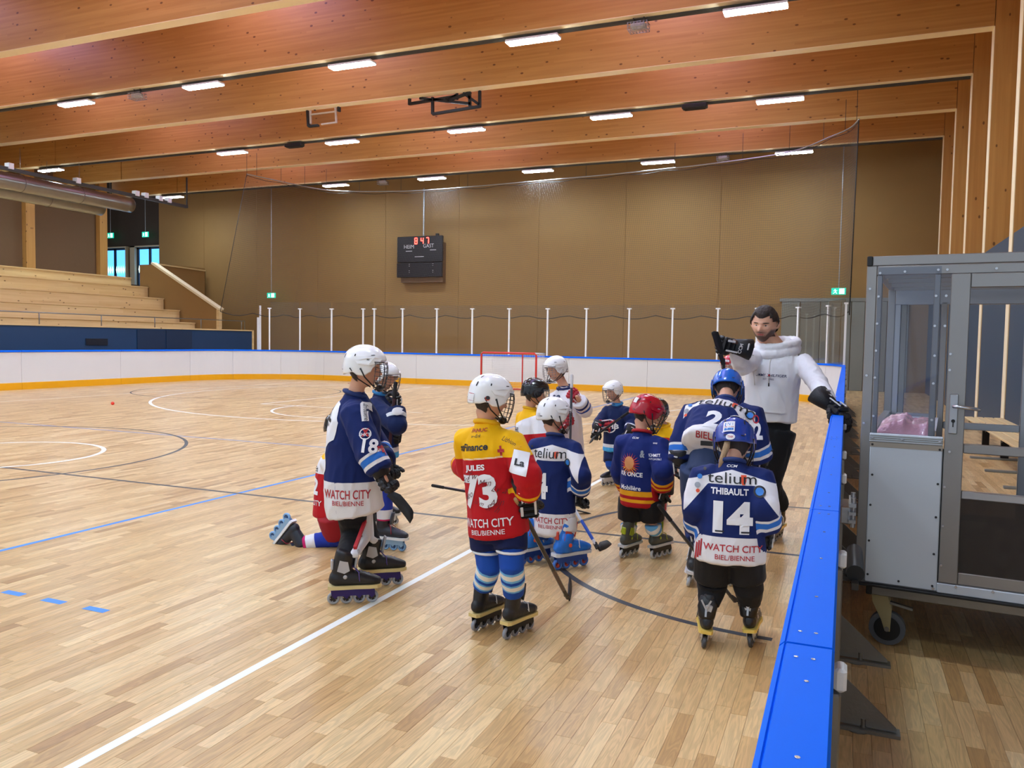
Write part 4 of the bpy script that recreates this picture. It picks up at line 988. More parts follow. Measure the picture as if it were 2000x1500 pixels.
    def cage_pt(a, z): 
        bulge = 1-.28*max(0, (z+.05)/.3)**2 if z > -.05 else 1-.35*((z+.05)/.55)**2
        return Vector((.43*math.sin(a)*(1 if z > -.3 else 1+.4*(z+.3)), (.30+.31*math.cos(a)*bulge) if abs(a) < 1.6 else .30, z))
    for z in (.14, .04, -.06, -.17, -.28, -.39, -.49):
        mb.tube([cage_pt(a, z-.02*math.cos(a)) for a in np.linspace(-1.45, 1.45, 15)], tw, 5)
    for a in (-1.4, -1.0, -.6, -.25, .25, .6, 1.0, 1.4):
        mb.tube([cage_pt(a, z) for z in np.linspace(.17, -.50, 9)], tw, 5)
    mb.tube([cage_pt(a, .18) for a in np.linspace(-1.5, 1.5, 13)], .014, 6); mb.tube([cage_pt(a, -.52) for a in np.linspace(-1.3, 1.3, 13)], .016, 6)
    R['cage'] = mb
    CACHE[key] = R; return R
CACHE = {}
def put(me, name, parent, M):
    o = D.objects.new(name, me); COL.objects.link(o); o.parent = parent; o.matrix_local = M; return o
def add_helmet(root, base, HM, col, cage='wire', cagecol='23262b', scale=1.0, ears=False):
    R = helmet_parts(col); M = Matrix.Translation(-Vector(base)) @ HM @ Matrix.Translation((0, 0, .03)) @ Matrix.Scale(scale, 4)
    h = put(R['shell'], 'helmet', root, M); I = Matrix()
    for k, nm in (('vent', 'vent_slots'), ('side_plate1', 'side_plate'), ('side_plate-1', 'side_plate'), ('strap', 'chin_strap')): put(R[k], nm, h, I)
    if ears: put(R['ear_cover'], 'ear_cover', h, I)
    ck = 'cage_'+cagecol
    if ck not in CACHE: CACHE[ck] = R['cage'].mesh('face_cage', mat('cage_'+cagecol, cagecol, .3, .7))
    put(CACHE[ck], 'face_cage', h, I)
    return h
def sticker(h, name, m_, shape, a, el, w_, hgt, rot=0, rad_=.62):
    """printed sticker on helmet h at azimuth a / elevation el (local, degrees, a: 0 front, + to +X side)"""
    a, el = rad(a), rad(el); d = Vector((math.sin(a)*math.cos(el), math.cos(a)*math.cos(el), math.sin(el)))
    if 'bvh'+h.data.name not in CACHE:
        me = h.data; CACHE['bvh'+h.data.name] = BVHTree.FromPolygons([v.co for v in me.vertices], [tuple(p.vertices) for p in me.polygons])
    up = Vector((0, 0, 1)) if el < 1.2 else Vector((0, -1, 0))
    return drape(CACHE['bvh'+h.data.name], shape, w_, hgt, d*(rad_-.1), d, up, m_, h, None, name, off=.022, maxlen=.05, rot=rad(rot))
# ---- glove template: wrist at origin, fingers along +Y, back of hand +Z, grip axis X; thumb on -X side for right hand
def glove_set(curl, col, accent):
    key = ('glove', curl, col, accent)
    if key in CACHE: return CACHE[key]
    m_ = mat('glove_'+col, col, .55, bump=.2, bscale=120); ma = mat('glove_accent_'+accent, accent, .5)
    R = {}; mb = MB()
    mb.box((0, .045, 0), (.088, .085, .04), None, 0, .014)
    for i in range(3): mb.box((0, .018+.028*i, .022), (.086, .024, .022), None, 0, .009)
    R['palm'] = mb.mesh('glove', m_)
    mb = MB(); mb.loft([(0, .012, 0), (0, -.03, .002), (0, -.085, .004)], [(.045, .032), (.052, .042), (.064, .052)], (1, 0, 0), 14, capk=.15, power=2.6); R['cuff'] = mb.mesh('cuff', m_)
    mb = MB(); 
    mb.box((.02, -.055, .047), (.04, .009, .012), None, 0, .003); mb.box((-.028, .03, .035), (.01, .07, .006), None, 0, .002); mb.box((.03, .045, .036), (.012, .045, .006), None, 0, .002); R['accent'] = mb.mesh('accent_strip', ma)
    for i in range(4):
        x = -.033+.022*i; L = (.036, .040, .038, .030)[i]; mb = MB(); p = Vector((x, .086, .006)); ang = 0
        for j, c_ in enumerate((curl*.8, curl*1.05, curl*.95)):
            ang += c_; d = Vector((0, math.cos(ang), -math.sin(ang))); l_ = L*(1, .8, .7)[j]; q = p+d*l_
            mb.bar(p-d*.003, q+d*.003, .0205, .0255-.002*j, up=(0, math.sin(ang), math.cos(ang)), bev=.007); p = q
        R['finger%d' % i] = mb.mesh('finger', m_)
    mb = MB(); p = Vector((-.04, .03, -.01)); 
    for j, d in enumerate((Vector((-.55, .7, -.35)), Vector((-.1, .75, -.65 if curl > .4 else -.2)), Vector((.35 if curl > .4 else .0, .6, -.7 if curl > .4 else -.1)))):
        d.normalize(); q = p+d*(.034, .028, .024)[j]; mb.bar(p-d*.004, q+d*.003, .025, .027-.002*j, bev=.008); p = q
    R['thumb'] = mb.mesh('thumb', m_); CACHE[key] = R; return R
def add_glove(root, base, wrist, fdir, gdir, side, curl=1.15, col='15161a', accent='d8d8d8', S=1.0, word=False):
    """fdir: forearm direction, gdir: approx grip (stick) axis; side 'R'/'L'"""
    y = Vector(fdir).normalized(); x = Vector(gdir); x = (x-y*x.dot(y)).normalized(); z = x.cross(y)
    M = Matrix((x, y, z)).transposed().to_4x4(); M.translation = Vector(wrist)-Vector(base)
    if side == 'L': M = M @ Matrix.Scale(-1, 4, (1, 0, 0))
    M = M @ Matrix.Scale(S, 4); R = glove_set(curl, col, accent); g = put(R['palm'], 'glove', root, M); I = Matrix()
    put(R['cuff'], 'cuff', g, I); put(R['accent'], 'accent_strip', g, I); put(R['thumb'], 'thumb', g, I)
    for i in range(4): put(R['finger%d' % i], 'finger', g, I)
    if word:
        sg = -1 if side == 'L' else 1
        for ch_, x_ in (('CCM', 0),): flat_text(ch_, .06, .022, (x_, -.012, .044), (sg, 0, 0), (0, sg*0+1, 0), mat('glove_accent_'+accent, accent, .5), g, None, 'glove_word', bold=.03, off=.003*sg)
    # centre of the fist
    return Vector(base)+(M @ Vector((0, .098, -.036)))
# ---- skate template: foot at origin on floor mid wheels, toe +Y, Z up. unit length .30
def skate_set(key, boot, sole, frame, wheel, hub, lace, acc):
    if key in CACHE: return CACHE[key]
    R = {}; mb = MB()
    mb.loft([(0, -.115, .155), (0, -.095, .15), (0, -.03, .15), (0, .05, .142), (0, .11, .132), (0, .145, .126)], [(.03, .038), (.04, .048), (.041, .050), (.043, .042), (.043, .032), (.03, .022)], (1, 0, 0), 18, capk=.6)
    mb.loft([(0, -.055, .13), (0, -.062, .19), (0, -.055, .24), (0, -.045, .285), (0, -.04, .30)], [(.036, .055), (.040, .058), (.043, .056), (.048, .056), (.046, .054)], (1, 0, 0), 18, capk=.15)
    me = remesh(mb, .0065, 2); me.materials.append(mat('boot_'+boot, boot, .4, var=.12, vscale=40, bump=.15, bscale=60)); me.name = 'skate'; R['boot'] = me
    def outline(g): return [(x*g, y) for (x, y) in [(-.03, -.14), (.03, -.14), (.041, -.12), (.042, -.05), (.041, .03), (.047, .09), (.043, .135), (.02, .16), (-.02, .16), (-.043, .135), (-.047, .09), (-.041, .03), (-.042, -.05), (-.041, -.12)]]
    mb = MB(); mb.prism(outline(1.0), 'z', .092, .112); R['sole'] = mb.mesh('sole', mat('sole_'+sole, sole, .5))
    mb = MB()
    for s in (-1, 1): mb.prism([(-.125, .092), (-.12, .055), (-.10, .035), (-.085, .05), (-.055, .05), (-.035, .032), (-.02, .05), (.02, .05), (.035, .032), (.05, .05), (.09, .05), (.105, .032), (.125, .05), (.12, .092)], 'x', s*.017-.0025, s*.017+.0025)
    mb.bx(-.016, .016, -.1, -.03, .078, .092); mb.bx(-.016, .016, .04, .1, .078, .092)
    R['frame'] = mb.mesh('frame', mat('frame_'+frame, frame, .35, .5))
    mb = MB(); r = .036
    prof = [(.011, .021), (.012, .030), (.008, .0345), (.003, r), (-.003, r), (-.008, .0345), (-.012, .030), (-.011, .021)]
    nn_ = 24; vs = []; 
    for (x, rr) in prof: vs += [(x, rr*math.cos(2*math.pi*k/nn_), rr*math.sin(2*math.pi*k/nn_)) for k in range(nn_)]
    m2 = len(prof); mb.add(vs, [(i*nn_+k, i*nn_+(k+1) % nn_, ((i+1) % m2)*nn_+(k+1) % nn_, ((i+1) % m2)*nn_+k) for i in range(m2) for k in range(nn_)], True, 0)
    mb.cyl((-.0135, 0, 0), (.0135, 0, 0), .009, 10, mi=1)
    for k in range(5): a = 2*math.pi*k/5; mb.bar((0, .006*math.cos(a), .006*math.sin(a)), (0, .022*math.cos(a), .022*math.sin(a)), .016, .007, up=(1, 0, 0), mi=1)
    R['wheel'] = mb.mesh('wheel', [mat('wheel_'+wheel, wheel, .3, spec=.6), mat('hub_'+hub, hub, .4)])
    mb = MB()
    for i in range(6):
        y_ = .085-.022*i; z_ = .168+.006*i+(.02*(i-3) if i > 3 else 0); s = .018
        mb.tube([(-s, y_, z_-.008), (0, y_+.004, z_+.006), (s, y_-.01, z_-.008)], .0032, 5)
    mb.tube([(.01, .0, .215), (.045, .03, .19), (.05, .035, .14), (.035, .03, .16)], .003, 5); mb.tube([(-.01, .0, .215), (-.048, .025, .18), (-.05, .03, .13)], .003, 5)
    R['lace'] = mb.mesh('lace', mat('lace_'+lace, lace, .7))
    mb = MB(); mb.loft([(0, .012, .21), (0, .02, .26), (0, .03, .305)], [(.028, .008), (.034, .009), (.03, .008)], (1, 0, 0), 10, capk=.2); R['tongue'] = mb.mesh('tongue', mat('tongue_'+acc, acc, .5))
    mb = MB()                                                    # accent panels on the ankle
    for s in (-1, 1): mb.prism([(-.09, .2), (-.05, .185), (-.02, .2), (-.03, .25), (-.075, .26)], 'x', s*.043-.0025, s*.043+.0025); mb.ell((s*.043, -.045, .165), (.004, .012, .012), 12, 6)
    mb.bx(-.02, .02, -.125, -.108, .2, .26, bev=.006); R['accent'] = mb.mesh('ankle_patch', mat('patch_'+acc, acc, .4))
    CACHE[key] = R; return R
SK = {'black': ('17171b', 'd9c27e', '1c1d20', '8b8e95', '2b2d33', 'e8e8e8', '34363b'), 'purple': ('15151a', 'd8c48a', '33276b', '9fa3a8', '17181b', '5a4a90', 'b8b8bb'),
      'blue': ('1673d8', 'cfd3d8', '2a4fa8', '3f73c8', 'd05040', 'e8e8e8', 'c84838'), 'lime': ('4a4b40', 'c9c9c4', '2c2e30', 'c6c6c4', '5a5c60', 'a9b23c', 'a7b41f'),
      'silver': ('191a1f', 'e2c460', 'b0b2b5', '3c3e42', '55585e', '8a8a8a', 'b9bbbd'), 'white': ('222226', 'dddddd', 'e0e0e0', 'b0b4b8', '3a3c40', 'cfcfcf', 'e0e0e0'),
      'ice': ('1f2430', 'e9ecf0', '8fb4d8', '7fb0dd', '3c5f90', 'a02838', '3a4458'), 'red': ('b02030', 'e6e6e6', 'c8c8c8', 'd04048', 'f0f0f0', 'f0f0f0', 'e0e0e0')}
def add_skate(root, base, M, kind, S=1.0, accent=True):
    R = skate_set('skate_'+kind, *SK[kind]); M = Matrix.Translation(-Vector(base)) @ M @ Matrix.Scale(S, 4); b = put(R['boot'], 'skate', root, M); I = Matrix()
    for k, nm in (('sole', 'sole'), ('frame', 'frame'), ('lace', 'lace'), ('tongue', 'tongue'))+((('accent', 'ankle_patch'),) if accent else ()): put(R[k], nm, b, I)
    for y in (-.108, -.036, .036, .108): put(R['wheel'], 'wheel', b, Matrix.Translation((0, y, .036)))
    return b
def foot_matrix(g, a, roll=0, pitch=0): return Matrix.Translation(g) @ Matrix.Rotation(rad(a-90), 4, 'Z') @ Matrix.Rotation(rad(pitch), 4, 'X') @ Matrix.Rotation(rad(roll), 4, 'Y')
# ---- hockey stick: butt -> heel -> toe
def stick(butt, heel, toe, label, shaft='1b1b1e', blade='1a1b1d', tape='17171a', S=1.0, band=None, bh=.062, upv=None, group=None):
    B, H, T = Vector(butt), Vector(heel), Vector(toe)
    r = empty('hockey_stick', H, label=label, cat='hockey stick', group=group); d = (B-H).normalized(); t = (T-H).normalized()
    n = d.cross(t).normalized(); up = n.cross(t).normalized()
    if up.dot(d) < 0: up = -up; 
    if upv is not None: up = Vector(upv).normalized()
    H2 = H+d*.03
    MB().bar(H2, B-d*.13, .017, .024, up=n, bev=.005).build('shaft', mat('shaft_'+shaft, shaft, .3, coat=.3), r, H)
    MB().bar(B-d*.135, B, .022, .029, up=n, bev=.008).build('grip_tape', mat('tape_'+tape, tape, .8), r, H)
    if band:
        L = (B-H).length
        for a0, a1 in ((.05, .06), (.12, .34)): MB().bar(H+d*L*a0, H+d*L*a1, .0182, .0252, up=n, bev=.005).build('shaft_print', mat('print_'+band, band, .3), r, H)
    # blade: curved plate
    mb = MB(); L = (T-H).length; n_ = 12; vs = []
    for i in range(n_+1):
        u = i/n_; c = H+t*L*u+n*(.028*u*u); h0 = bh*(.55+.45*min(1, u*3))*(1 if u < .85 else math.sqrt(max(0, 1-((u-.85)/.16)**2))*.75+.25); lo = .0
        for s in (-.0035, .0035): vs += [c+n*s+up*lo, c+n*s+up*(h0+lo)]
    fs = []
    for i in range(n_):
        a = i*4; b = a+4; fs += [(a, b, b+1, a+1), (a+2, a+3, b+3, b+2), (a+1, b+1, b+3, a+3), (a, a+2, b+2, b)]
    fs += [(0, 1, 3, 2), (n_*4, n_*4+2, n_*4+3, n_*4+1)]; mb.add(vs, fs, True); mb.bar(H+up*.03, H2+d*.05, .014, .03, up=n); mb.build('blade', mat('blade_'+blade, blade, .6), r, H)
    return r
# ---- body
def skinmat(name, base='dda98d'):
    M = attr_mat(name, [('lip', 'a8564e'), ('brow', '3a2a20'), ('beard', '5a4034'), ('eyew', 'c4b4aa'), ('iris', '2c221d')], rough=.5, bump=.15, bscale=400, base=base, sheen=.0, spec=.4)
    M.node_tree.nodes['Principled BSDF'].inputs['Subsurface Weight'].default_value = .08
    M.node_tree.nodes['Principled BSDF'].inputs['Subsurface Radius'].default_value = (.01, .004, .002)
    return M
M_SKIN = skinmat('skin'); M_HAIRD = mat('dark_brown_hair', '2f221b', .6, bump=.8, bscale=160, stretch=(1, 1, .25), var=.3, vscale=60); M_HAIRB = mat('blond_hair', 'a88a66', .6, bump=.8, bscale=160, stretch=(1, 1, .2), var=.25, vscale=80)
def build_person(c):
    """c: joints in world space"""
    base = Vector(c['base']); S = c.get('S', 1.0)
    root = empty('person', base, label=c['label'], cat='person')
    f = Vector((math.cos(rad(c['a'])), math.sin(rad(c['a'])), 0)); sd = Vector((f.y, -f.x, 0))     # sd = person's right
    pel, nk = Vector(c['pelvis']), Vector(c['neck']); ax = (nk-pel).normalized()
    sw = (c.get('sw', .16)-.018)*S; sh = {'R': c.get('shR') or nk+sd*sw-ax*.088*S, 'L': c.get('shL') or nk-sd*sw-ax*.088*S}
    fwd = sd.cross(ax)*-1
    if fwd.dot(f) < 0: fwd = -fwd
    hw_ = c.get('hipw', .078)*S; hip = {'R': pel+sd*hw_, 'L': pel-sd*hw_}
    HM = head_matrix(c['head'], c.get('ha', c['a']), c.get('hp', 0), c.get('hr', 0), c.get('hs', .215))
    # body mesh
    mb = MB(); hv, hf = HTC if c.get('hero') else HT
    mb.add([HM @ Vector(v) for v in hv], hf, True)
    for s in (-1, 1): ear(mb, HM, s)
    hc = Vector(c['head']); nb_ = hc-HM.to_3x3() @ Vector((0, .12, .30)); k_ = c.get('nr', .043)*S
    mb.loft([nk-ax*.08*S, nk, nk.lerp(nb_, .5), nb_], [(k_*1.5, k_*1.3), (k_*1.15, k_*1.1), k_, k_], sd, 16)
    tr = c.get('tr', .86)
    mb.loft([pel+ax*.0*S, pel+ax*.05*S, pel.lerp(nk, .45), nk-ax*.16*S, nk-ax*.06*S, nk-ax*.01*S], [(.12*S*tr, .09*S*tr), (.13*S*tr, .095*S*tr), (.115*S*tr, .09*S*tr), (.14*S*tr, .095*S*tr), (.11*S, .075*S), (.06*S, .055*S)], sd, 20, capk=.2)
    for q in 'RL':
        e, w_ = Vector(c['el'+q]), Vector(c['wr'+q]); s_ = sh[q]; mb.loft([s_, s_.lerp(e, .5), e], [.046*S, .040*S, .033*S], sd, 14, capk=.3); mb.loft([e, e.lerp(w_, .35), w_], [.033*S, .033*S, .024*S], sd, 14, capk=.3)
        d = (w_-e).normalized(); mb.loft([w_-d*.01, w_+d*.035*S, w_+d*.055*S], [.022*S, (.022*S, .016*S), (.018*S, .013*S)], sd, 12)
        kn, an = Vector(c['kn'+q]), Vector(c['an'+q]); h_ = hip[q]; mb.loft([h_, h_.lerp(kn, .45), kn], [.052*S, .044*S, .030*S], sd, 16, capk=.3); mb.loft([kn, kn.lerp(an, .35), an], [.030*S, .032*S, .026*S], sd, 16, capk=.3)
    vx = c.get('vox', .0085); me = remesh(mb, vx, 1 if c.get('hero') else 1); me.materials.append(c.get('skin', M_SKIN))
    P = co_of(me); Hi = np.array(HM.inverted()); Q = P @ Hi[:3, :3].T+Hi[:3, 3]; x, y, z = Q[:, 0], Q[:, 1], Q[:, 2]; fr = np.where(y > .15, 1, -1)*.05
    def E2(cx, cz, rx, rz): return np.minimum((1-np.sqrt(((np.abs(x)-cx)/rx)**2+((z-cz)/rz)**2))*.05, fr)
    set_attr(me, 'lip', np.minimum((1-np.sqrt((x/.1)**2+((z+.238)/.03)**2))*.05, fr)); set_attr(me, 'brow', E2(.14, .082-.0, .085, .016))
    hh = c.get('hero')
    set_attr(me, 'eyew', E2(.135, .012, .045, .018)); set_attr(me, 'iris', E2(.13, .012, .02, .019))
    bd = np.full(len(P), -1.)
    if hh:
        jaw = np.minimum(-.165-z-.10*np.clip(1-np.abs(x)/.16, 0, 1)*0, z+.62); jaw = np.where(np.abs(x) > .14, np.minimum(-z-.0+(-.02)+0*x, z+.62)*1.0, jaw)
        cheek = np.minimum(-z-.10-1.2*np.clip(.26-np.abs(x), 0, 1)+.0, .05)          # cheek line rising towards the ears
        m_ = np.minimum(np.maximum(np.minimum(-.27-z, .05), cheek), .05)
        mous = np.minimum((1-np.sqrt((x/.15)**2+((z+.185)/.03)**2))*.05, fr)
        gob = (1-np.sqrt((x/.17)**2+((z+.33)/.16)**2))*.05
        bd = np.maximum(np.maximum(np.minimum(m_, np.where(y > -.06, 1, -1)*.05), mous), np.minimum(gob, fr)); bd = np.minimum(bd, (z+.50)); bd = np.where((z < -.33) & (y < .12), -1, bd); lipm = (1-np.sqrt((x/.095)**2+((z+.24)/.028)**2)); bd = np.where(lipm > 0, -1, bd)
    set_attr(me, 'beard', bd*.35 if hh else bd); me.transform(Matrix.Translation(-base)); me.name = 'body'; put(me, 'body', root, Matrix())
    # hair (shell over the rear and sides of the head)
    hair = c.get('hair', M_HAIRD); mb = MB(); nu = 160 if hh else 72; vs = []; keep = []
    for i, v in enumerate(hv):
        v = Vector(v); n = v.normalized(); zz = v.z
        if hh: line = .26-.06*math.cos(v.x*9) if v.y > .22 else (.1 if v.y > .05 else (-.05 if v.y > -.12 else -.24)); line = line if v.y <= .22 or abs(v.x) < .2 else .2
        else: line = .2 if v.y > .1 else (0.0 if v.y > -.1 else -.40)
        k_ = noise.noise(v*14)*.012 if hh else 0
        up_ = (.05 if hh else .035)*min(1, max(0, (zz-line)/.1)); keep.append(zz > line); vs.append(v+n*(up_+.004+k_)*(1.1 if v.y > .2 and hh else 1))
    fs = [q for q in hf if all(keep[j] for j in q)]; mb.add([HM @ q-base for q in vs], fs, True); mb.build('hair', hair, root, fix=False)
    c.update(root=root, base=base, S=S, f=f, sd=sd, ax=ax, sh=sh, hip=hip, HM=HM, fwd=fwd)
    return c
def cloth(c, name, chains, voxel, m_, wr=(.006, 9), smooth=4, fields=None, seed=0, balls=()):
    mb = MB()
    for p, r_ in balls: mb.ell(p, (r_, r_, r_), 18, 12)
    for (pts, rr) in chains: mb.loft(pts, rr, c['sd'], 20, capk=.08)
    me = remesh(mb, voxel, smooth)
    if wr[0]: wrinkle(me, wr[0], wr[1], seed=seed)
    P = co_of(me)
    if fields:
        for k, v in fields(P).items(): set_attr(me, k, v)
    me.materials.append(m_); me.name = name
    bv = BVHTree.FromPolygons([Vector(p) for p in P], [tuple(p.vertices) for p in me.polygons])
    me.transform(Matrix.Translation(-c['base'])); o = put(me, name, c['root'], Matrix()); return o, bv
def jersey(c, m_, fld, hem, wid=(.175, .15), chest=(.178, .14), voxel=.009, sleeve=(.072, .072, .068), back=0.0, wr=(.0085, 8), seed=0, collar='17306a', collar_r=.062):
    """hem: world point of hem centre; fld(u, v, w, ta, arm) -> dict of fields"""
    S = c['S']; hem = Vector(hem); nk = c['neck'] = Vector(c['neck']); ax = (nk-hem).normalized(); L = (nk-hem).length; f, sd = c['fwd'], c['sd']
    B = -f*back
    pts = [hem, hem+ax*.06*S, hem.lerp(nk, .35), hem.lerp(nk, .62), nk-ax*.13*S, nk-ax*.06*S, nk-ax*.02*S, nk+ax*.012*S]
    rr = [wid, wid, ((wid[0]+chest[0])/2, (wid[1]+chest[1])/2), chest, (chest[0]*.98, chest[1]*.93), (chest[0]*.84, chest[1]*.70), (chest[0]*.50, chest[1]*.50), (.062, .060)]
    rr = [(a*S, b*S) for a, b in rr]; pts = [p+(B*S*.6 if i in (1, 2, 3) else Vector((0, 0, 0))) for i, p in enumerate(pts)]
    ch = [(pts, rr)]; arms = {}; balls = []
    for q in 'RL':
        s_, e, w_ = c['sh'][q], Vector(c['el'+q]), Vector(c['wr'+q]); cu = w_.lerp(e, .12)
        s_in = s_+(nk-ax*.075*S-s_)*.4
        ch.append(([s_in, s_, s_.lerp(e, .5), e, e.lerp(cu, .5), cu], [sleeve[0]*.95*S, sleeve[0]*S, sleeve[0]*.98*S, sleeve[1]*S, sleeve[1]*.98*S, sleeve[2]*S])); arms[q] = (s_, e, cu); balls.append((e, sleeve[1]*S*1.02))
    def fields(P):
        v = (P-np.array(hem)) @ np.array(ax); q = P-np.array(hem); u = q @ np.array(sd); w_ = q @ np.array(f)
        best = None; ta = None; sideR = None
        for s in 'RL':
            s_, e, cu = arms[s]; t1, d1 = seg_proj(P, s_, e); t2, d2 = seg_proj(P, e, cu); L2 = (cu-e).length; L1 = (e-s_).length
            dist = np.minimum(d1, d2); t = np.where(d2 < d1, L2-t2, L2+L1-t1)        # distance from the cuff
            if best is None: best, ta, sideR = dist, t, np.ones(len(P))
            else: m = dist < best; ta = np.where(m, t, ta); sideR = np.where(m, -1., sideR); best = np.minimum(best, dist)
        # torso distance: elliptic
        tt, _ = seg_proj(P, hem+ax*.0, nk); c0 = np.array(hem)+tt[:, None]*np.array(ax); rel = P-c0
        e1 = np.abs(rel @ np.array(sd))/S
        armness = (e1-c.get('armu', .128))*1.0+np.clip((.095*S-best), -.05, .05)*.35
        armness = np.where(best > .13*S, -np.abs(armness), armness)
        return fld(u/S, v/S, w_/S, ta/S, armness, sideR, L/S)
    o, bv = cloth(c, 'jersey', ch, voxel, m_, wr, 9, fields, seed, balls)
    # collar
    mb = MB(); n = 20; vs = []
    for k in range(n):
        a = 2*math.pi*k/n; vs.append(nk+ax*(.008-.018*math.sin(a)*1)*S+sd*collar_r*S*math.cos(a)+f*collar_r*.95*S*math.sin(a))
    mb.tube(vs, .013*S, 8, True); mb.loft([nk-ax*.005*S, nk+ax*.022*S], [(.062*S, .058*S), (.056*S, .052*S)], sd, 20, capk=.02); mb.build('collar', mat('collar_'+collar, collar, .7), c['root'], c['base'])
    c.update(jer=o, jbv=bv, hem=hem, jax=ax, jL=L); return o
def jdec(c, name, m_, shape, u, v, w_, h, side='back', rot=0, off=.003, maxlen=.018):
    """print on the jersey. u across (metres, + = to the person's right), v metres above the hem"""
    S = c['S']; n = {'back': -c['fwd'], 'front': c['fwd'], 'right': c['sd'], 'left': -c['sd']}.get(side) or Vector(side)
    nn = n; across = c['sd'] if side in ('back', 'front') else c['fwd']
    p = c['hem']+c['jax']*v*S+across*u*S
    return drape(c['jbv'], shape, w_*S, h*S, p, nn, c['jax'], m_, c['jer'], c['base'], name, off=off, maxlen=maxlen, rot=rad(rot))
def sleeve_dec(c, name, m_, shape, p, n, w_, h, up=None, rot=0, off=None):
    off = off or (.004 if len(shape[0]) < 8 else .008)
    return drape(c['jbv'], shape, w_, h, p, n, up or (0, 0, 1), m_, c['jer'], c['base'], name, off=off, maxlen=.015, rot=rad(rot))
def T_(s, bold=0.0, shear=0.0): 
    k = ('t', s, bold, shear)
    if k not in CACHE: CACHE[k] = text_mesh(s, bold, shear)
    return CACHE[k]
def pants(c, m_, bot=.5, r=(.095, .075), waist=.14, name='pants', voxel=.010, fields=None, wr=(.004, 10)):
    S = c['S']; p = Vector(c['pelvis']); ax = c['ax']; balls = []; ch = [([p-ax*.05*S, p+ax*.08*S], [(waist*S, .11*S), (waist*S, .11*S)])]
    for q in 'RL':
        h_ = c['hip'][q]; k_, a_ = Vector(c['kn'+q]), Vector(c['an'+q]); e = h_.lerp(k_, bot*2) if bot <= .5 else k_.lerp(a_, bot*2-1)
        pts = [h_, h_.lerp(k_, min(.5, bot)), e] if bot <= .5 else [h_, h_.lerp(k_, .5), k_, e]; rr = [r[0]*S, r[0]*.97*S, r[1]*S] if bot <= .5 else [r[0]*S, r[0]*.9*S, r[1]*1.05*S, r[1]*.9*S]
        ch.append((pts, rr))
        if bot > .5: balls.append((k_, r[1]*1.1*S))
    return cloth(c, name, ch, voxel, m_, wr, 3, fields, 0, balls)
def socks(c, m_, stripes=None, r=(.062, .066, .054), t0=-.25, t1=.92, base='sock', kneepad=.0, wr=(.004, 14), voxel=.008):
    S = c['S']
    for q in 'RL':
        k_, a_, h_ = Vector(c['kn'+q]), Vector(c['an'+q]), c['hip'][q]; top = k_+(h_-k_).normalized()*abs(t0)*(a_-k_).length; bt = k_.lerp(a_, t1)
        def fields(P, k_=k_, a_=a_, top=top):
            d = np.array(a_-k_); L = np.linalg.norm(d); t = ((P-np.array(k_)) @ d)/L/S
            return {n_: np.maximum.reduce([np.minimum(t-x0, x1-t) for x0, x1 in iv]) for n_, iv in stripes.items()}
        cloth(c, base, [([top, k_, k_.lerp(a_, .45), bt], [r[0]*1.08*S, (r[0]+kneepad)*S, r[1]*S, r[2]*S])], voxel, m_, wr, 3, fields if stripes else None)
def legs(c, q, kn, g, a, S, roll=0, pitch=0):
    """place a skate on floor point g, heading a; set knee and ankle"""
    M = foot_matrix(Vector(g), a, roll, pitch); c['an'+q] = M @ Vector((0, -.048*S, .24*S)); c['kn'+q] = Vector(kn); c['fm'+q] = M
# ================================================================== PEOPLE
def mn(*a): return np.minimum.reduce([np.broadcast_to(np.asarray(x, float), a[0].shape) for x in a])
def rng(x, a, b): return np.minimum(x-a, b-x)
W_, NV, LB = 'e4e2e4', '142a66', '3f93dd'
def f_telium(hem=.135, yoke=True, lowv=.16, cuffs=True, up=.055):
    def f(u, v, w, ta, arm, sR, L):
        au = np.abs(u); d = {'hemw': mn(v*0+hem-v, -arm), 'yoke': v*0-1, 'cw': v*0-1, 'cb': v*0-1}
        if yoke:
            low = L-lowv-1.25*np.clip(au-.12, 0, 1); upx = L-up-.28*au-.0
            d['yoke'] = mn(v-low, upx-v, .245-au, .03-w)
        if cuffs: d['cw'] = mn(np.maximum(rng(ta, .03, .05), rng(ta, .085, .1)), arm); d['cb'] = mn(rng(ta, .05, .085), arm)
        return d
    return f
TEL = [('hemw', W_), ('yoke', W_), ('cb', '2c6fc8'), ('cw', W_)]
M_PRW = mat('print_white', 'e9e9ec', .6); M_PRR = mat('print_red', 'b3202c', .6); M_PRK = mat('print_black', '17181c', .6); M_PRO = mat('print_orange', 'e2512c', .6)
M_PRB = mat('print_blue', '2a78c8', .6); M_PRY = mat('print_yellow', 'f0b81c', .6); M_PRN = mat('print_navy', '16264f', .6); M_PRG = mat('print_grey', '9aa0aa', .6)
def telium_word(c, v, w_=.3, h=.085, u=0.0, rot=0):
    jdec(c, 'sponsor_word', M_PRK, T_('telium', .0), u, v, w_, h, rot=rot)
    jdec(c, 'letter_filling', M_PRO, poly([(-.4, .5), (.4, .5), (.4, -.1), (.2, -.5), (-.2, -.5), (-.4, -.1)]), u+w_*.235, v-h*.12, .035, .05, rot=rot, off=.002)
    jdec(c, 'logo_dot', M_PRB, disc(), u+w_*.56, v-.06, .04, .04); jdec(c, 'logo_ring', M_PRK, ringshape(.36, .5), u+w_*.56, v-.06, .06, .06, off=.004)
    jdec(c, 'logo_dot', M_PRB, disc(), u-w_*.66, v-.0, .026, .026); jdec(c, 'logo_dot', M_PRG, disc(), u-w_*.70, v-.045, .03, .03); jdec(c, 'logo_dot', M_PRO, disc(), u-w_*.69, v-.075, .02, .02)
    jdec(c, 'logo_dot', M_PRK, disc(), u-w_*.56, v+.04, .016, .016)
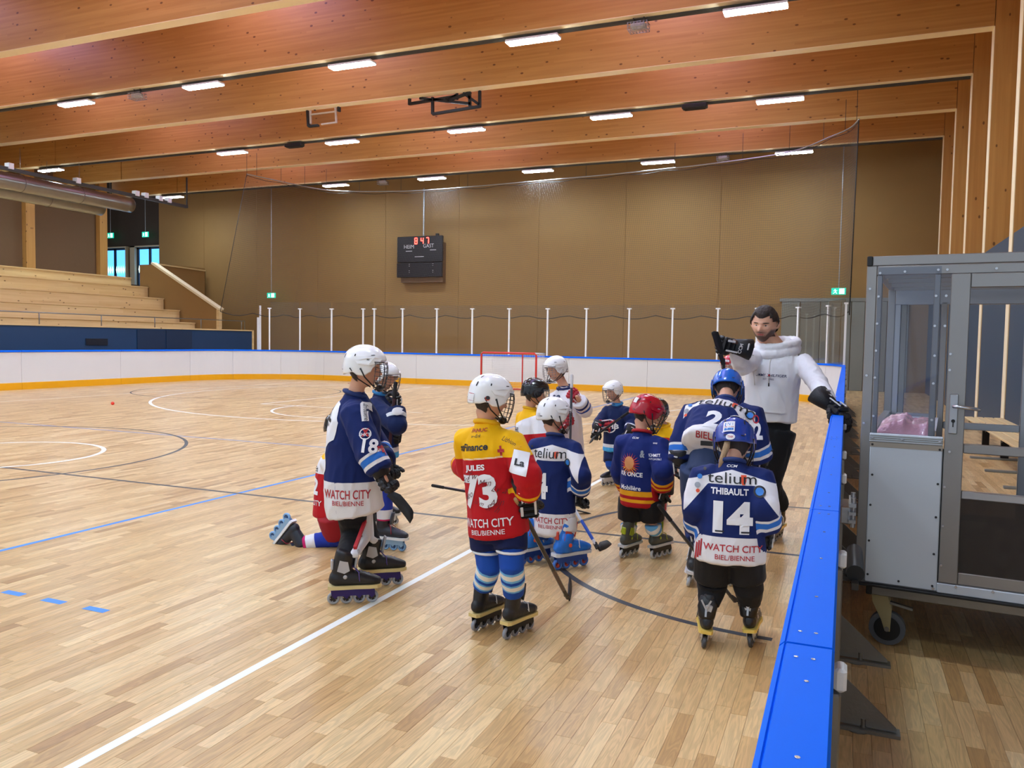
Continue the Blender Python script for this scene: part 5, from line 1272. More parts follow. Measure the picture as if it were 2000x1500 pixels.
def watch_city(c, m_, v=.095, u=0.0, w_=.29, side='back', h=.045):
    jdec(c, 'city_word', m_, T_('WATCH CITY', .012), u, v, w_, h, side=side); jdec(c, 'city_word', m_, T_('BIEL/BIENNE', .005), u+.01, v-.048, w_*.66, .026, side=side)
def knum(c, s, v, w_, h, u=0.0, m_=None, bold=.045, side='back'): return jdec(c, 'number', m_ or M_PRW, T_(s, bold), u, v, w_, h, side=side)
def ccm(c, v, u=0.0): jdec(c, 'collar_word', M_PRW, T_('CCM', .02, .3), u, v, .055, .014)
def person_std(c, cloth_m=None): return build_person(c)
def mkleg(c, q, kn, footpx, a, S, Y=None, roll=0):
    g = flo(*footpx) if Y is None else Vector(footpx); legs(c, q, kn, g, a, S, roll)
def skates(c, kind, S, accent=True):
    for q in 'RL': add_skate(c['root'], c['base'], c['fm'+q], kind, S, accent)
SOCKB = attr_mat('sock_blue_striped', [('s1', '6fb4e6'), ('s2', 'ece8e0')], base='1b4ba8', bump=.5)
SOCKK = attr_mat('black_legging', [], base='1a1b1f'); M_SHORT = attr_mat('black_shell_pants', [], base='17181c', rough=.55)
# ---------------- player 73
c = dict(base=(-1.70, 3.92, 0), a=84, S=1.0, label='child in red and yellow jersey 73 with white helmet, seen from behind',
         head=at(957, 779, 3.93), ha=45, hp=10, neck=at(951, 829, 3.93), pelvis=at(972, 1035, 3.93), sw=.165)
c['elR'] = at(1030, 930, 3.82); c['wrR'] = at(1030, 972, 3.9); c['elL'] = at(918, 918, 4.05); c['wrL'] = at(900, 906, 4.22)
gR = (flo(988, 1250)+flo(1036, 1228))/2; gL = (flo(922, 1238)+flo(978, 1208))/2
legs(c, 'R', at(1000, 1108, 3.86), gR, 74, .95); legs(c, 'L', at(955, 1108, 3.93), gL, 76, .95)
build_person(c); skates(c, 'black', .92, False)
M_J73 = attr_mat('jersey_red_yellow', [('red', 'b9141d'), ('piping', 'f2d8c0'), ('cuffy', 'f0b010')], base='f2b705')
def f73(u, v, w, ta, arm, sR, L):
    b = L-.175+.0*u; return {'red': b-v, 'piping': mn(rng(v, L-.175, L-.167), -arm), 'cuffy': mn(rng(ta, .02, .04), arm)}
jersey(c, M_J73, f73, at(975, 1042, 3.93), wid=(.17, .15), chest=(.16, .135), collar='f2b705', seed=3)
jdec(c, 'name_print', M_PRW, T_('JULES', .035), -.03, c['jL']-.225, .125, .04); knum(c, '73', c['jL']-.345, .215, .18, -.02); knum(c, '1', 0, .001, .001) if False else None
jdec(c, 'sponsor_word', M_PRK, T_('stFinance', .03), -.045, c['jL']-.115, .2, .038)
jdec(c, 'collar_word', mat('print_dark_red', 'b04010', .6), T_('FANUC', .03), -.01, c['jL']-.025, .1, .02); jdec(c, 'signature', M_PRK, T_('w~fLrk', 0, .4), -.02, c['jL']-.055, .06, .018)
jdec(c, 'cross_mark', M_PRR, T_('+', .05), .1, c['jL']-.125, .035, .05, side=(.5, -1, 0))
watch_city(c, M_PRW, .085, .0, .29)
for i, (u, v, s_) in enumerate(((-.02, .19, 'Ju m'), (.08, .2, 'Alin'), (-.09, .22, 'Keo'), (.1, .27, 'Lv a'), (.03, .3, 'Mzn'), (-.1, .3, 'Fre'), (.06, .17, 'Sr h'), (-.04, .33, 'Tw'))):
    jdec(c, 'signature', mat('ink_dark', '5a1018', .6), T_(s_, -.01, .5), u, v, .07, .035, rot=20*((i % 3)-1), off=.005)
pr = at(1016, 905, 3.75); sleeve_dec(c, 'sleeve_patch', M_PRW, SQ, pr, (.45, -1, .1), .085, .12, rot=-12); sleeve_dec(c, 'sleeve_word', M_PRK, T_('La', .03), pr+Vector((0, 0, .0)), (.45, -1, .1), .05, .035, rot=-12)
sleeve_dec(c, 'sleeve_word', M_PRY, T_('JUST', .03), at(1013, 873, 3.75), (.5, -1, .2), .05, .018); sleeve_dec(c, 'shoulder_word', M_PRK, T_('Lithion', .0), at(1000, 850, 3.8), (.6, -.8, .8), .08, .02, rot=-50)
h = add_helmet(c['root'], c['base'], c['HM'], 'f1f2f3', scale=1.02)
sticker(h, 'sticker', mat('sticker_round', '2a2a30', .4), disc(), 118, -2, .11, .11); sticker(h, 'sticker_ring', M_PRO, ringshape(.36, .5, 150, 330), 118, -2, .12, .12, rad_=.64)
sticker(h, 'label_sticker', M_PRW, SQ, 165, -8, .2, .22); sticker(h, 'label_line', M_PRR, SQ, 165, 3, .19, .012, rad_=.64); sticker(h, 'label_line', M_PRR, SQ, 165, -14, .19, .012, rad_=.64)
sticker(h, 'helmet_word', M_PRK, T_('CCM', .03, .2), 62, 18, .12, .04, rad_=.66)
pants(c, attr_mat('shorts_navy', [], base='111c48'), .26, (.095, .09))
socks(c, SOCKB, {'s1': [(.0, .058), (.078, .13)], 's2': [(.014, .044), (.09, .118)]}, (.066, .064, .056), t0=-.62, t1=.93)
for q in 'RL': k_ = c['kn'+q]; u_ = (c['hip'][q]-k_).normalized(); o_ = k_+u_*.09; mb = MB(); mb.tube([o_+c['sd']*.078*math.cos(a)+c['f']*.078*math.sin(a) for a in np.linspace(0, 2*math.pi, 17)[:-1]], .008, 6, True); mb.build('sock_band', M_PRW, c['root'], c['base'])
gd = at(1005, 975, 3.80)-at(1111, 1172, 4.15)
add_glove(c['root'], c['base'], c['wrR'], Vector((-.05, .35, -.95)), gd, 'R', 1.25, S=1.25, word=True); add_glove(c['root'], c['base'], c['wrL'], Vector((-.5, .6, -.3)), (0, 0, 1), 'L', 1.1, S=.95)
stick(at(1007, 972, 3.84), flo(1112, 1174), flo(1124, 1136), 'black hockey stick held down by the child in jersey 73', tape='b89a6a', band='5a4a44')
# ---------------- player 14
c = dict(base=(-.52, 4.3, 0), a=98, S=.98, label='child in navy jersey 14 with blue stickered helmet, seen from behind',
         head=at(1434, 868, 4.42), ha=96, hp=35, neck=at(1430, 905, 4.32), pelvis=at(1424, 1080, 4.28), sw=.168, hs=.225)
c['elL'] = at(1361, 988, 4.25); c['wrL'] = at(1364, 1036, 4.36); c['elR'] = at(1492, 988, 4.25); c['wrR'] = at(1497, 1036, 4.32)
legs(c, 'L', at(1390, 1150, 4.33), flo(1372, 1252), 102, .9, roll=6); legs(c, 'R', at(1462, 1150, 4.33), flo(1472, 1252), 88, .9, roll=-6)
build_person(c); skates(c, 'silver', .9); M_JN = attr_mat('jersey_navy_white', TEL, base='12245e')
jersey(c, M_JN, f_telium(.142, lowv=.105, up=.028), at(1424, 1094, 4.28), wid=(.188, .155), chest=(.172, .145), sleeve=(.083, .08, .076), seed=5)
telium_word(c, c['jL']-.062, .25, .055); jdec(c, 'name_print', M_PRW, T_('THIBAULT', .03), -.01, .378, .19, .034)
knum(c, '14', .245, .2, .168, .01, bold=.06); watch_city(c, M_PRR, .086, .015, .3, h=.036); ccm(c, c['jL']-.0)
jdec(c, 'number_tab', M_PRK, SQ, -.055, .172, .045, .008, off=.005); jdec(c, 'number_tab', M_PRK, SQ, .075, .172, .045, .008, off=.005)
for i in range(3): jdec(c, 'red_flash', M_PRR, poly([(-.5, -.5), (.0, .5), (.5, .5), (.1, -.5)]), -.172+.012*i, .05+.012*i, .014, .09)
h = add_helmet(c['root'], c['base'], c['HM'], '1b3f9c', scale=1.05)
sticker(h, 'sticker', M_PRW, SQ, 180, 62, .2, .3); sticker(h, 'number_sticker', M_PRG, T_('91', .02), 180, 62, .1, .08, rad_=.66)
sticker(h, 'sticker', M_PRW, SQ, 140, 48, .16, .3, rot=-30); sticker(h, 'swirl', mat('print_brown', '9a5a20', .6), ringshape(.28, .5, 0, 300), 146, 40, .11, .13, rad_=.66); sticker(h, 'swirl', MATS['print_brown'], ringshape(.1, .28, 90, 350), 146, 40, .1, .11, rad_=.66)
sticker(h, 'sticker', M_PRW, SQ, 192, 12, .25, .26); sticker(h, 'sticker_stripe', M_PRB, SQ, 192, 17, .2, .09, rad_=.66); sticker(h, 'sticker_stripe', M_PRB, SQ, 192, 5, .2, .06, rad_=.66); sticker(h, 'sticker_stripe', M_PRR, SQ, 192, 11, .26, .015, rad_=.67)
sticker(h, 'round_sticker', M_PRW, disc(), 188, -14, .2, .14); sticker(h, 'sticker_word', M_PRR, T_('TEAM', .03), 188, -14, .13, .05, rad_=.66); sticker(h, 'stud', M_CHAN, disc(), 156, -5, .035, .035)
mb = MB(); hx = c['HM'] @ Vector((-.16, -.44, -.3)); mb.tube([hx+Vector((0, .04, .04)), hx, hx+Vector((-.02, -.02, -.07)), hx+Vector((-.035, -.03, -.14))], [.014, .018, .014, .004], 8); mb.build('ponytail', M_HAIRB, c['root'], c['base'])
pants(c, M_SHORT, .36, (.105, .1), waist=.16); socks(c, SOCKK, None, (.078, .068, .056), t0=-.5, t1=.98, base='leg_pad')
for q, s in (('L', -1), ('R', 1)):
    a_ = c['an'+q]; MB().loft([a_+Vector((0, -.02, .05)), a_+Vector((0, -.035, .0)), a_+Vector((0, -.05, -.05))], [(.04, .02), (.052, .03), (.042, .028)], (1, 0, 0), 14).build('skate_back', M_BLACK, c['root'], c['base'])
    mb = MB(); o_ = a_+Vector((0, -.072, .0)); mb.bar(o_+Vector((-.025, 0, .045)), o_+Vector((0, -.006, .0)), .009, .006, up=(0, 1, 0)); mb.bar(o_+Vector((.025, 0, .045)), o_+Vector((0, -.006, .0)), .009, .006, up=(0, 1, 0)); mb.bar(o_, o_+Vector((0, -.01, -.04)), .01, .006, up=(0, 1, 0)); mb.build('back_emblem', M_ALU, c['root'], c['base'])
add_glove(c['root'], c['base'], c['wrL'], Vector((.12, .3, -.9)), Vector((-.6, .3, .6)), 'L', 1.1); add_glove(c['root'], c['base'], c['wrR'], Vector((-.08, .25, -.95)), (0, -1, .1), 'R', .8, S=1.1)
# stick held across by 14 (blade between the legs)
stick(at(1285, 985, 4.85), flo(1443, 1184), flo(1472, 1180), 'dark hockey stick reaching the floor behind the child in jersey 14')
# ---------------- player 18
c = dict(base=(-2.62, 4.27, 0), a=32, S=1.12, label='tall child in navy and white jersey 18 with white helmet, in right profile',
         head=at(712, 720, 4.27), ha=22, hp=4, neck=at(694, 772, 4.27), pelvis=at(688, 975, 4.27), sw=.15, hs=.235, armu=.1, hipw=.06)
c['elR'] = at(722, 885, 4.1); c['wrR'] = at(746, 925, 4.1); c['elL'] = at(735, 875, 4.5); c['wrL'] = at(752, 905, 4.42)
gR = (flo(640, 1180)+flo(738, 1176))/2; gL = (flo(706, 1146)+flo(778, 1142))/2
legs(c, 'R', at(690, 1050, 4.27), gR, 36, 1.05); legs(c, 'L', at(716, 1045, 4.40), gL, 40, 1.03)
build_person(c); skates(c, 'purple', 1.06); jersey(c, M_JN, f_telium(.19, yoke=False), at(695, 1000, 4.27), wid=(.15, .165), chest=(.14, .15), sleeve=(.08, .08, .074), back=.02, seed=8)
watch_city(c, M_PRR, .125, -.02, .26, side=(.35, -1, 0), h=.05)
bk = (-.75, -.75, 0)
jdec(c, 'back_patch', M_PRW, poly([(-.1, .5), (.25, .42), (.5, .05), (.42, -.3), (.0, -.5), (-.12, -.2), (-.3, .1)]), -.05, c['jL']-.24, .2, .27, side=bk); jdec(c, 'back_mark', M_PRK, disc(), -.02, c['jL']-.24, .02, .02, side=bk, off=.006)
jdec(c, 'back_mark', M_PRK, poly([(-.5, .5), (-.3, .5), (.1, .0), (.5, -.1), (.5, -.25), (.0, -.15)]), -.06, c['jL']-.2, .09, .12, side=bk, off=.006)
jdec(c, 'back_number', M_PRW, poly([(0, .5), (.3, .2), (.5, -.3), (.2, -.5), (-.3, -.4), (-.4, 0)]), -.1, c['jL']-.43, .06, .2, side=bk)
n18 = (.5, -.85, .1); sleeve_dec(c, 'sleeve_patch', M_PRW, SQ, at(709, 799, 4.1), (.3, -1, .3), .035, .15, rot=14); sleeve_dec(c, 'sleeve_word', M_PRK, T_('carrosserie', .0), at(710, 801, 4.08), (.3, -1, .3), .12, .022, rot=-76)
sleeve_dec(c, 'number', M_PRW, T_('18', .03), at(722, 872, 4.0), n18, .09, .085, rot=-6)
sleeve_dec(c, 'sleeve_emblem', M_PRW, ringshape(.38, .46), at(713, 848, 4.05), n18, .075, .075); sleeve_dec(c, 'sleeve_word', M_PRW, T_('SHCB', .02), at(713, 849, 4.05), n18, .07, .02); sleeve_dec(c, 'sleeve_word', M_PRR, T_('X', .06), at(713, 845, 4.04), n18, .045, .05)
jdec(c, 'chest_word', M_PRR, T_('SB', .03), .02, c['jL']-.36, .06, .06, side=(.9, -.6, 0)); 
h = add_helmet(c['root'], c['base'], c['HM'], 'f1f2f3', cagecol='4a4c50', scale=1.03); sticker(h, 'helmet_word', M_PRK, T_('RE-AKT', .02, .2), 62, 26, .2, .035, rad_=.67); sticker(h, 'label_sticker', M_PRG, T_('HH', .0), 165, -6, .05, .1)
M_COV = attr_mat('white_red_guard', [], base='dcdcdf', rough=.5)
pants(c, SOCKK, .98, (.09, .066), waist=.085, name='leggings')
k_, a_ = c['knL'], c['anL']; MB().loft([k_+Vector((.03, -.03, .16)), k_+Vector((.05, -.04, 0)), a_+Vector((.035, -.03, .06))], [(.06, .03), (.058, .03), (.04, .02)], c['sd'], 14).build('shin_guard', M_COV, c['root'], c['base'])
k_, a_ = c['knR'], c['anR']; MB().loft([k_+Vector((.07, .0, .16)), k_+Vector((.075, .0, 0)), a_+Vector((.06, .01, .05))], [(.05, .03), (.045, .026), (.03, .018)], c['f'], 14).build('shin_guard', M_COV, c['root'], c['base'])
mb = MB(); mb.bar(k_+Vector((.1, -.02, .12)), a_+Vector((.08, -.01, .1)), .02, .02); mb.build('guard_stripe', M_PRR, c['root'], c['base'])
add_glove(c['root'], c['base'], c['wrR'], Vector((.45, .15, -.85)), Vector((-.1, .8, .7)), 'R', 1.25, S=1.12); add_glove(c['root'], c['base'], c['wrL'], Vector((.5, -.1, -.8)), Vector((-.1, .8, .7)), 'L', 1.2, S=1.1)
stick(at(742, 868, 4.52), at(756, 968, 4.22), at(805, 1016, 4.22), 'black hockey stick with raised blade held by the child in jersey 18', bh=.07, upv=(.5, 0, .85))
# ---------------- player beside 18
c = dict(base=(-3.4, 5.6, 0), a=8, S=1.0, label='child in navy jersey and white helmet raising a glove, behind the child in jersey 18',
         head=at(752, 737, 5.6), ha=-14, hp=12, neck=at(744, 770, 5.6), pelvis=at(744, 878, 5.6), hs=.21, sw=.15)
c['elR'] = at(776, 830, 5.35); c['wrR'] = at(773, 793, 5.4); c['elL'] = at(752, 840, 5.8); c['wrL'] = at(770, 850, 5.65)
legs(c, 'R', at(744, 950, 5.5), flo(742, 1042), -10, .9); legs(c, 'L', at(750, 948, 5.75), flo(752, 1022), 5, .9)
build_person(c); skates(c, 'white', .9)
M_JB = attr_mat('jersey_navy_skyhem', [('hl', '43a4e2'), ('hw', 'dfe3ea'), ('cw', 'dfe3ea')], base='12224f')
def fB(u, v, w, ta, arm, sR, L): return {'hl': mn(.05-v, -arm), 'hw': mn(rng(v, .05, .09), -arm), 'cw': mn(rng(ta, .05, .08), arm)}
jersey(c, M_JB, fB, at(744, 893, 5.6), wid=(.15, .145), chest=(.15, .14), sleeve=(.08, .078, .07), collar='2f7fb8', seed=11)
sleeve_dec(c, 'sleeve_emblem', M_PRW, disc(), at(768, 803, 5.25), (.1, -1, .1), .07, .06); sleeve_dec(c, 'sleeve_stripe', mat('print_sky', '55b0ea', .6), SQ, at(775, 790, 5.25), (.1, -1, .1), .05, .02, rot=-20)
jdec(c, 'front_mark', M_PRR, poly([(-.5, .5), (.3, .1), (.5, -.5), (0, -.2)]), .02, c['jL']-.2, .06, .12, side=(.7, -.7, 0))
h = add_helmet(c['root'], c['base'], c['HM'], 'f1f2f3', cagecol='5a5c60', scale=1.02); pants(c, M_SHORT, .48, (.095, .085)); socks(c, SOCKB, {'s1': [(.4, .6)], 's2': [(.45, .55)]})
gd = Vector((.03, 0, 1)); add_glove(c['root'], c['base'], c['wrR'], Vector((.05, -.1, 1)), Vector((.1, .9, .25)), 'R', 1.0, S=.95); add_glove(c['root'], c['base'], c['wrL'], Vector((.6, -.4, -.2)), gd, 'L', 1.2, S=.95)
stick(at(773, 745, 5.36), flo(742, 1070), flo(764, 985)*.25+flo(750, 1060)*.75, 'black hockey stick held upright by the child behind jersey 18', shaft='3a1416', bh=.07)
# ---------------- kneeling player
c = dict(base=(-3.45, 5.1, 0), a=10, S=1.0, label='kneeling child in red jersey and black helmet behind the child in jersey 18',
         head=at(662, 838, 5.15), ha=5, hp=10, neck=at(655, 878, 5.15), pelvis=at(655, 1000, 5.12), hs=.21, sw=.14)
c['elR'] = at(670, 930, 4.98); c['wrR'] = at(690, 960, 5.0); c['elL'] = at(680, 925, 5.3); c['wrL'] = at(700, 960, 5.2)
hips = c['pelvis']; kn = flo(660, 1066); kn.z = .07; c['knR'] = kn; c['anR'] = Vector((-3.86, 5.03, .13))
p0, p1 = Vector((-4.08, 5.0, .055)), at(560, 1011, 5.0)      # first and last wheel
y_ = (p0-p1).normalized(); mid = (p0+p1)/2; z_ = Vector((1, 0, 0)); z_ = (z_-y_*z_.dot(y_)).normalized(); x_ = y_.cross(z_)
Mk = Matrix((x_, y_, z_)).transposed().to_4x4(); Mk.translation = mid-z_*.036; c['fmR'] = Mk; c['anR'] = Mk @ Vector((0, -.045, .27))
legs(c, 'L', Vector((-3.2, 5.2, .48)), Vector((-3.15, 5.2, 0)), 5, .9)
build_person(c); skates(c, 'ice', .95, False)
M_JK = attr_mat('jersey_red_white', [('red', 'b9161f'), ('yel', 'f2b705')], base='e9e9ec')
def fK(u, v, w, ta, arm, sR, L): return {'red': L-.18-v, 'yel': v-(L-.06)}
jersey(c, M_JK, fK, at(648, 1008, 5.12), wid=(.15, .14), chest=(.14, .135), collar='f2b705', seed=13)
bk = (-.6, -.8, 0); jdec(c, 'number', M_PRW, T_('2', .04), .0, c['jL']-.27, .1, .13, side=bk); jdec(c, 'city_word', M_PRW, T_('CITY', .01), .06, .12, .1, .04, side=bk); jdec(c, 'sponsor_word', M_PRK, T_('Et', .02), -.01, c['jL']-.14, .06, .04, side=bk)
h = add_helmet(c['root'], c['base'], c['HM'], '141619', scale=1.02)
pants(c, attr_mat('red_pants', [], base='9a2029'), .46, (.11, .1)); M_SKK = attr_mat('sock_kneeling', [('s1', 'c8246a'), ('s2', 'e8e8ee'), ('s3', '17181c')], base='2a3fae')
c2 = dict(c)
socks(c, M_SKK, {'s1': [(.24, .30)], 's2': [(.17, .24)], 's3': [(.30, 3)]}, (.082, .062, .058), t0=-.12, t1=.95)
add_glove(c['root'], c['base'], c['wrR'], Vector((.7, 0, -.5)), (0, 1, 0), 'R'); add_glove(c['root'], c['base'], c['wrL'], Vector((.7, 0, -.5)), (0, 1, 0), 'L')
# ---------------- player 4
c = dict(base=(-1.88, 5.35, 0), a=88, S=.92, label='child in navy jersey 4 with white helmet and blue skates, seen from behind',
         head=at(1080, 812, 5.38), ha=48, hp=8, neck=at(1084, 852, 5.35), pelvis=at(1084, 1010, 5.35), hs=.215, sw=.165)
c['elR'] = at(1135, 930, 5.25); c['wrR'] = at(1134, 962, 5.36); c['elL'] = at(1040, 930, 5.45); c['wrL'] = at(1048, 960, 5.55)
gL = (flo(1024, 1102)+flo(1064, 1094))/2; gR = (flo(1092, 1114)+flo(1136, 1104))/2
legs(c, 'L', at(1062, 1040, 5.38), gL, 62, .95); legs(c, 'R', at(1104, 1040, 5.32), gR, 56, .95)
build_person(c); skates(c, 'blue', 1.08); jersey(c, M_JN, f_telium(.17, lowv=.175), at(1084, 1040, 5.35), wid=(.165, .145), chest=(.158, .135), sleeve=(.076, .076, .07), seed=17)
telium_word(c, c['jL']/.92-.12, .27, .075, -.01); knum(c, '4', c['jL']/.92-.37, .11, .2, -.06); watch_city(c, M_PRR, .12, .0, .3); ccm(c, c['jL']-.03)
h = add_helmet(c['root'], c['base'], c['HM'], 'f1f2f3', scale=1.03); sticker(h, 'helmet_word', M_PRG, T_('REAKT', .02, .2), 62, 26, .16, .03, rad_=.67); sticker(h, 'label_sticker', M_PRG, T_('III', 0), 170, -5, .1, .12)
pants(c, attr_mat('white_shell_pants', [], base='d8d8da'), .5, (.1, .09), waist=.14); socks(c, attr_mat('sock_plain_blue', [], base='14408c'), None, (.07, .066, .062), t1=.9)
mb = MB(); 
for q in 'LR':
    M = c['fm'+q]; mb = MB(); mb.loft([M @ Vector((0, -.06, .13)), M @ Vector((0, -.055, .2)), M @ Vector((0, -.045, .255))], [(.055, .07), (.055, .066), (.058, .066)], c['f'].cross(Vector((0, 0, 1))), 14, capk=.1); mb.build('ankle_shell', mat('boot_1673d8', '1673d8', .4), c['root'], c['base'])
    mb = MB(); mb.cyl(M @ Vector((.054, -.05, .18)), M @ Vector((.062, -.05, .18)), .014, 12); mb.build('ankle_rivet', M_PRO, c['root'], c['base'])
add_glove(c['root'], c['base'], c['wrR'], Vector((-.1, .35, -.9)), (-.3, .8, .3), 'R', 1.1, S=.98); add_glove(c['root'], c['base'], c['wrL'], Vector((.1, .35, -.9)), (-.3, .8, .3), 'L', 1.1, S=.95)
stick(at(1060, 880, 5.62), flo(1100, 1108)+Vector((-.02, .1, 0)), flo(1084, 1062)*.2+flo(1092, 1100)*.8+Vector((0, .08, .03)), 'grey bladed hockey stick standing between the blue skates', blade='4a4e54', bh=.07)
# ---------------- player in black helmet, yellow/white/red jersey
c = dict(base=(-2.5, 6.6, 0), a=50, S=.98, label='child in black helmet and yellow, white and red jersey behind jersey 73',
         head=at(1044, 768, 6.6), ha=22, hp=8, neck=at(1036, 800, 6.6), pelvis=at(1040, 915, 6.6), hs=.215, sw=.16)
c['elR'] = at(1062, 860, 6.45); c['wrR'] = at(1075, 880, 6.5); c['elL'] = at(1020, 865, 6.8); c['wrL'] = at(1040, 890, 6.85)
legs(c, 'R', at(1048, 970, 6.55), (-2.35, 6.55, 0), 40, .9); legs(c, 'L', at(1028, 970, 6.7), (-2.62, 6.75, 0), 50, .9)
build_person(c); skates(c, 'black', .9)
M_J5 = attr_mat('jersey_tricolour', [('wht', 'e9e9ec'), ('red', 'b9161f')], base='f2b705')
def f5(u, v, w, ta, arm, sR, L): return {'wht': L-.09+.35*u-v, 'red': L-.22-v+.1*u}
jersey(c, M_J5, f5, at(1040, 925, 6.6), wid=(.165, .145), chest=(.16, .14), collar='f2b705', seed=19)
jdec(c, 'sponsor_word', M_PRK, T_('CEDHEL', .02), -.06, c['jL']-.165, .17, .045); jdec(c, 'number', M_PRW, T_('7', .04), -.03, c['jL']-.33, .12, .14)
add_helmet(c['root'], c['base'], c['HM'], '141619', scale=1.04, cagecol='8a8c90'); pants(c, M_SHORT, .48, (.1, .09)); socks(c, SOCKB, {'s1': [(.4, .6)], 's2': [(.45, .55)]})
add_glove(c['root'], c['base'], c['wrR'], Vector((.3, .3, -.6)), (0, .7, .7), 'R'); add_glove(c['root'], c['base'], c['wrL'], Vector((.3, .3, -.6)), (0, .7, .7), 'L')
stick(at(1068, 905, 6.2), flo(1172, 1077), flo(1203, 1064), 'blue and white printed hockey stick right of jersey 4', band='2456c0', shaft='c9cdd6', bh=.07)
stick(flo(842, 988)+Vector((0, 0, .2)), Vector((-2.35, 7.0, .05)), Vector((-2.1, 7.15, .01)), 'dark hockey stick seen left of jersey 73 at knee height')
# ---------------- white jersey, red gloves
c = dict(base=(-2.6, 7.6, 0), a=-118, S=1.08, label='child in white jersey, white caged helmet and red gloves holding a stick',
         head=at(1086, 722, 7.6), ha=-124, hp=8, neck=at(1103, 758, 7.65), pelvis=at(1106, 885, 7.65), hs=.225, sw=.15)
c['elL'] = at(1142, 800, 7.5); c['wrL'] = at(1130, 780, 7.35); c['elR'] = at(1080, 830, 7.5); c['wrR'] = at(1100, 828, 7.35)
legs(c, 'R', at(1092, 945, 7.6), (-2.85, 7.6, 0), -110, .95); legs(c, 'L', at(1116, 945, 7.6), (-2.5, 7.65, 0), -100, .95)
build_person(c); skates(c, 'white', .95)
M_J7 = attr_mat('jersey_white_navy', [('nv', '1c2c70'), ('c1', '2450b0')], base='e6e6ee')
def f7(u, v, w, ta, arm, sR, L): return {'nv': mn(rng(ta, .03, .06), arm), 'c1': mn(rng(ta, .09, .115), arm)}
jersey(c, M_J7, f7, at(1108, 892, 7.65), wid=(.17, .15), chest=(.16, .14), collar='16225c', seed=23, collar_r=.07)
jdec(c, 'neck_insert', M_PRN, poly([(-.5, .5), (.5, .5), (0, -.5)]), 0, c['jL']-.035, .12, .09, side='front'); jdec(c, 'number', M_PRN, T_('98', .03), .01, c['jL']-.15, .11, .08, side='front')
add_helmet(c['root'], c['base'], c['HM'], 'f1f2f3', scale=1.02, cagecol='9a9ca2', ears=True); pants(c, M_SHORT, .48, (.1, .09)); socks(c, SOCKB, {'s1': [(.4, .6)], 's2': [(.45, .55)]})
st_ = Vector((0, 0, 1)); add_glove(c['root'], c['base'], at(1129, 783, 7.40), Vector((-.35, -.5, .55)), (0.1, 0, 1), 'L', 1.2, 'b01c30', 'e8c8cc', 1.15); add_glove(c['root'], c['base'], c['wrR'], Vector((.55, -.35, .35)), (0, 0, -1), 'R', 1.2, 'b01c30', 'e8c8cc', 1.1)
stick(at(1117, 731, 7.25), at(1110, 985, 7.0), at(1128, 990, 6.8), 'pale topped hockey stick gripped by the red gloves', tape='d8d8dc', shaft='4a4c54')
# ---------------- small SHB player
c = dict(base=(-2.33, 8.6, 0), a=-112, S=.9, label='small child in navy jersey with round team emblem, white caged helmet, facing left',
         head=at(1198, 765, 8.6), ha=-124, hp=8, neck=at(1206, 790, 8.63), pelvis=at(1206, 872, 8.63), hs=.2, sw=.155)
c['elR'] = at(1172, 826, 8.5); c['wrR'] = at(1166, 838, 8.4); c['elL'] = at(1236, 826, 8.55); c['wrL'] = at(1228, 845, 8.4)
legs(c, 'R', at(1192, 905, 8.55), flo(1190, 947), -122, .82, ); legs(c, 'L', at(1218, 905, 8.55), flo(1228, 947), -100, .82)
build_person(c); skates(c, 'white', .82); jersey(c, M_JB, fB, at(1204, 880, 8.63), wid=(.175, .15), chest=(.165, .14), sleeve=(.08, .078, .07), collar='2f7fb8', seed=29)
jdec(c, 'emblem_ring', M_PRW, ringshape(.42, .5, 10, 350), .0, c['jL']-.2, .17, .17, side='front'); jdec(c, 'emblem_mark', M_PRR, T_('Y', .06), .005, c['jL']-.2, .13, .16, side='front'); jdec(c, 'emblem_letters', M_PRW, T_('S HB', .04), -.01, c['jL']-.2, .2, .06, side='front', off=.006)
add_helmet(c['root'], c['base'], c['HM'], 'f1f2f3', scale=1.04, cagecol='7a7c82', ears=True); pants(c, attr_mat('shorts_navy2', [], base='16244e'), .46, (.1, .09)); socks(c, SOCKB, {'s1': [(.3, .5)], 's2': [(.36, .44)]})
add_glove(c['root'], c['base'], c['wrR'], Vector((-.1, -.4, -.7)), (-.8, 0, .5), 'R', 1.1, S=1.0); add_glove(c['root'], c['base'], c['wrL'], Vector((-.2, -.4, -.6)), (-.8, 0, .5), 'L', 1.1, S=.95)
stick(at(1232, 802, 8.3), at(1160, 853, 8.2), at(1148, 862, 8.1), 'thin dark hockey stick held across the small child with team emblem')
# ---------------- player in red helmet, cat-sun jersey
c = dict(base=(-1.33, 5.83, 0), a=82, S=.95, label='child in shiny red helmet and navy jersey with yellow and red hem stripes',
         head=at(1262, 807, 5.88), ha=38, hp=22, neck=at(1254, 845, 5.83), pelvis=at(1252, 975, 5.83), hs=.22, sw=.165)
c['elR'] = at(1294, 918, 5.68); c['wrR'] = at(1294, 955, 5.78); c['elL'] = at(1212, 920, 5.95); c['wrL'] = at(1226, 955, 6.05)
legs(c, 'L', at(1228, 1030, 5.86), flo(1228, 1084), 72, .86, roll=5); legs(c, 'R', at(1276, 1032, 5.84), flo(1292, 1087), 66, .86, roll=-8)
build_person(c); skates(c, 'lime', .9)
M_J9 = attr_mat('jersey_navy_striped_hem', [('r', 'b3161f'), ('y', 'f0a818')], base='16276a')
def f9(u, v, w, ta, arm, sR, L):
    t = mn(.125-v, -arm); a = mn(.09-ta, arm)
    return {'r': np.maximum(t, a), 'y': np.maximum(mn(np.maximum(rng(v, .035, .06), rng(v, .085, .125)), -arm), mn(np.maximum(rng(ta, .025, .045), rng(ta, .065, .09)), arm))}
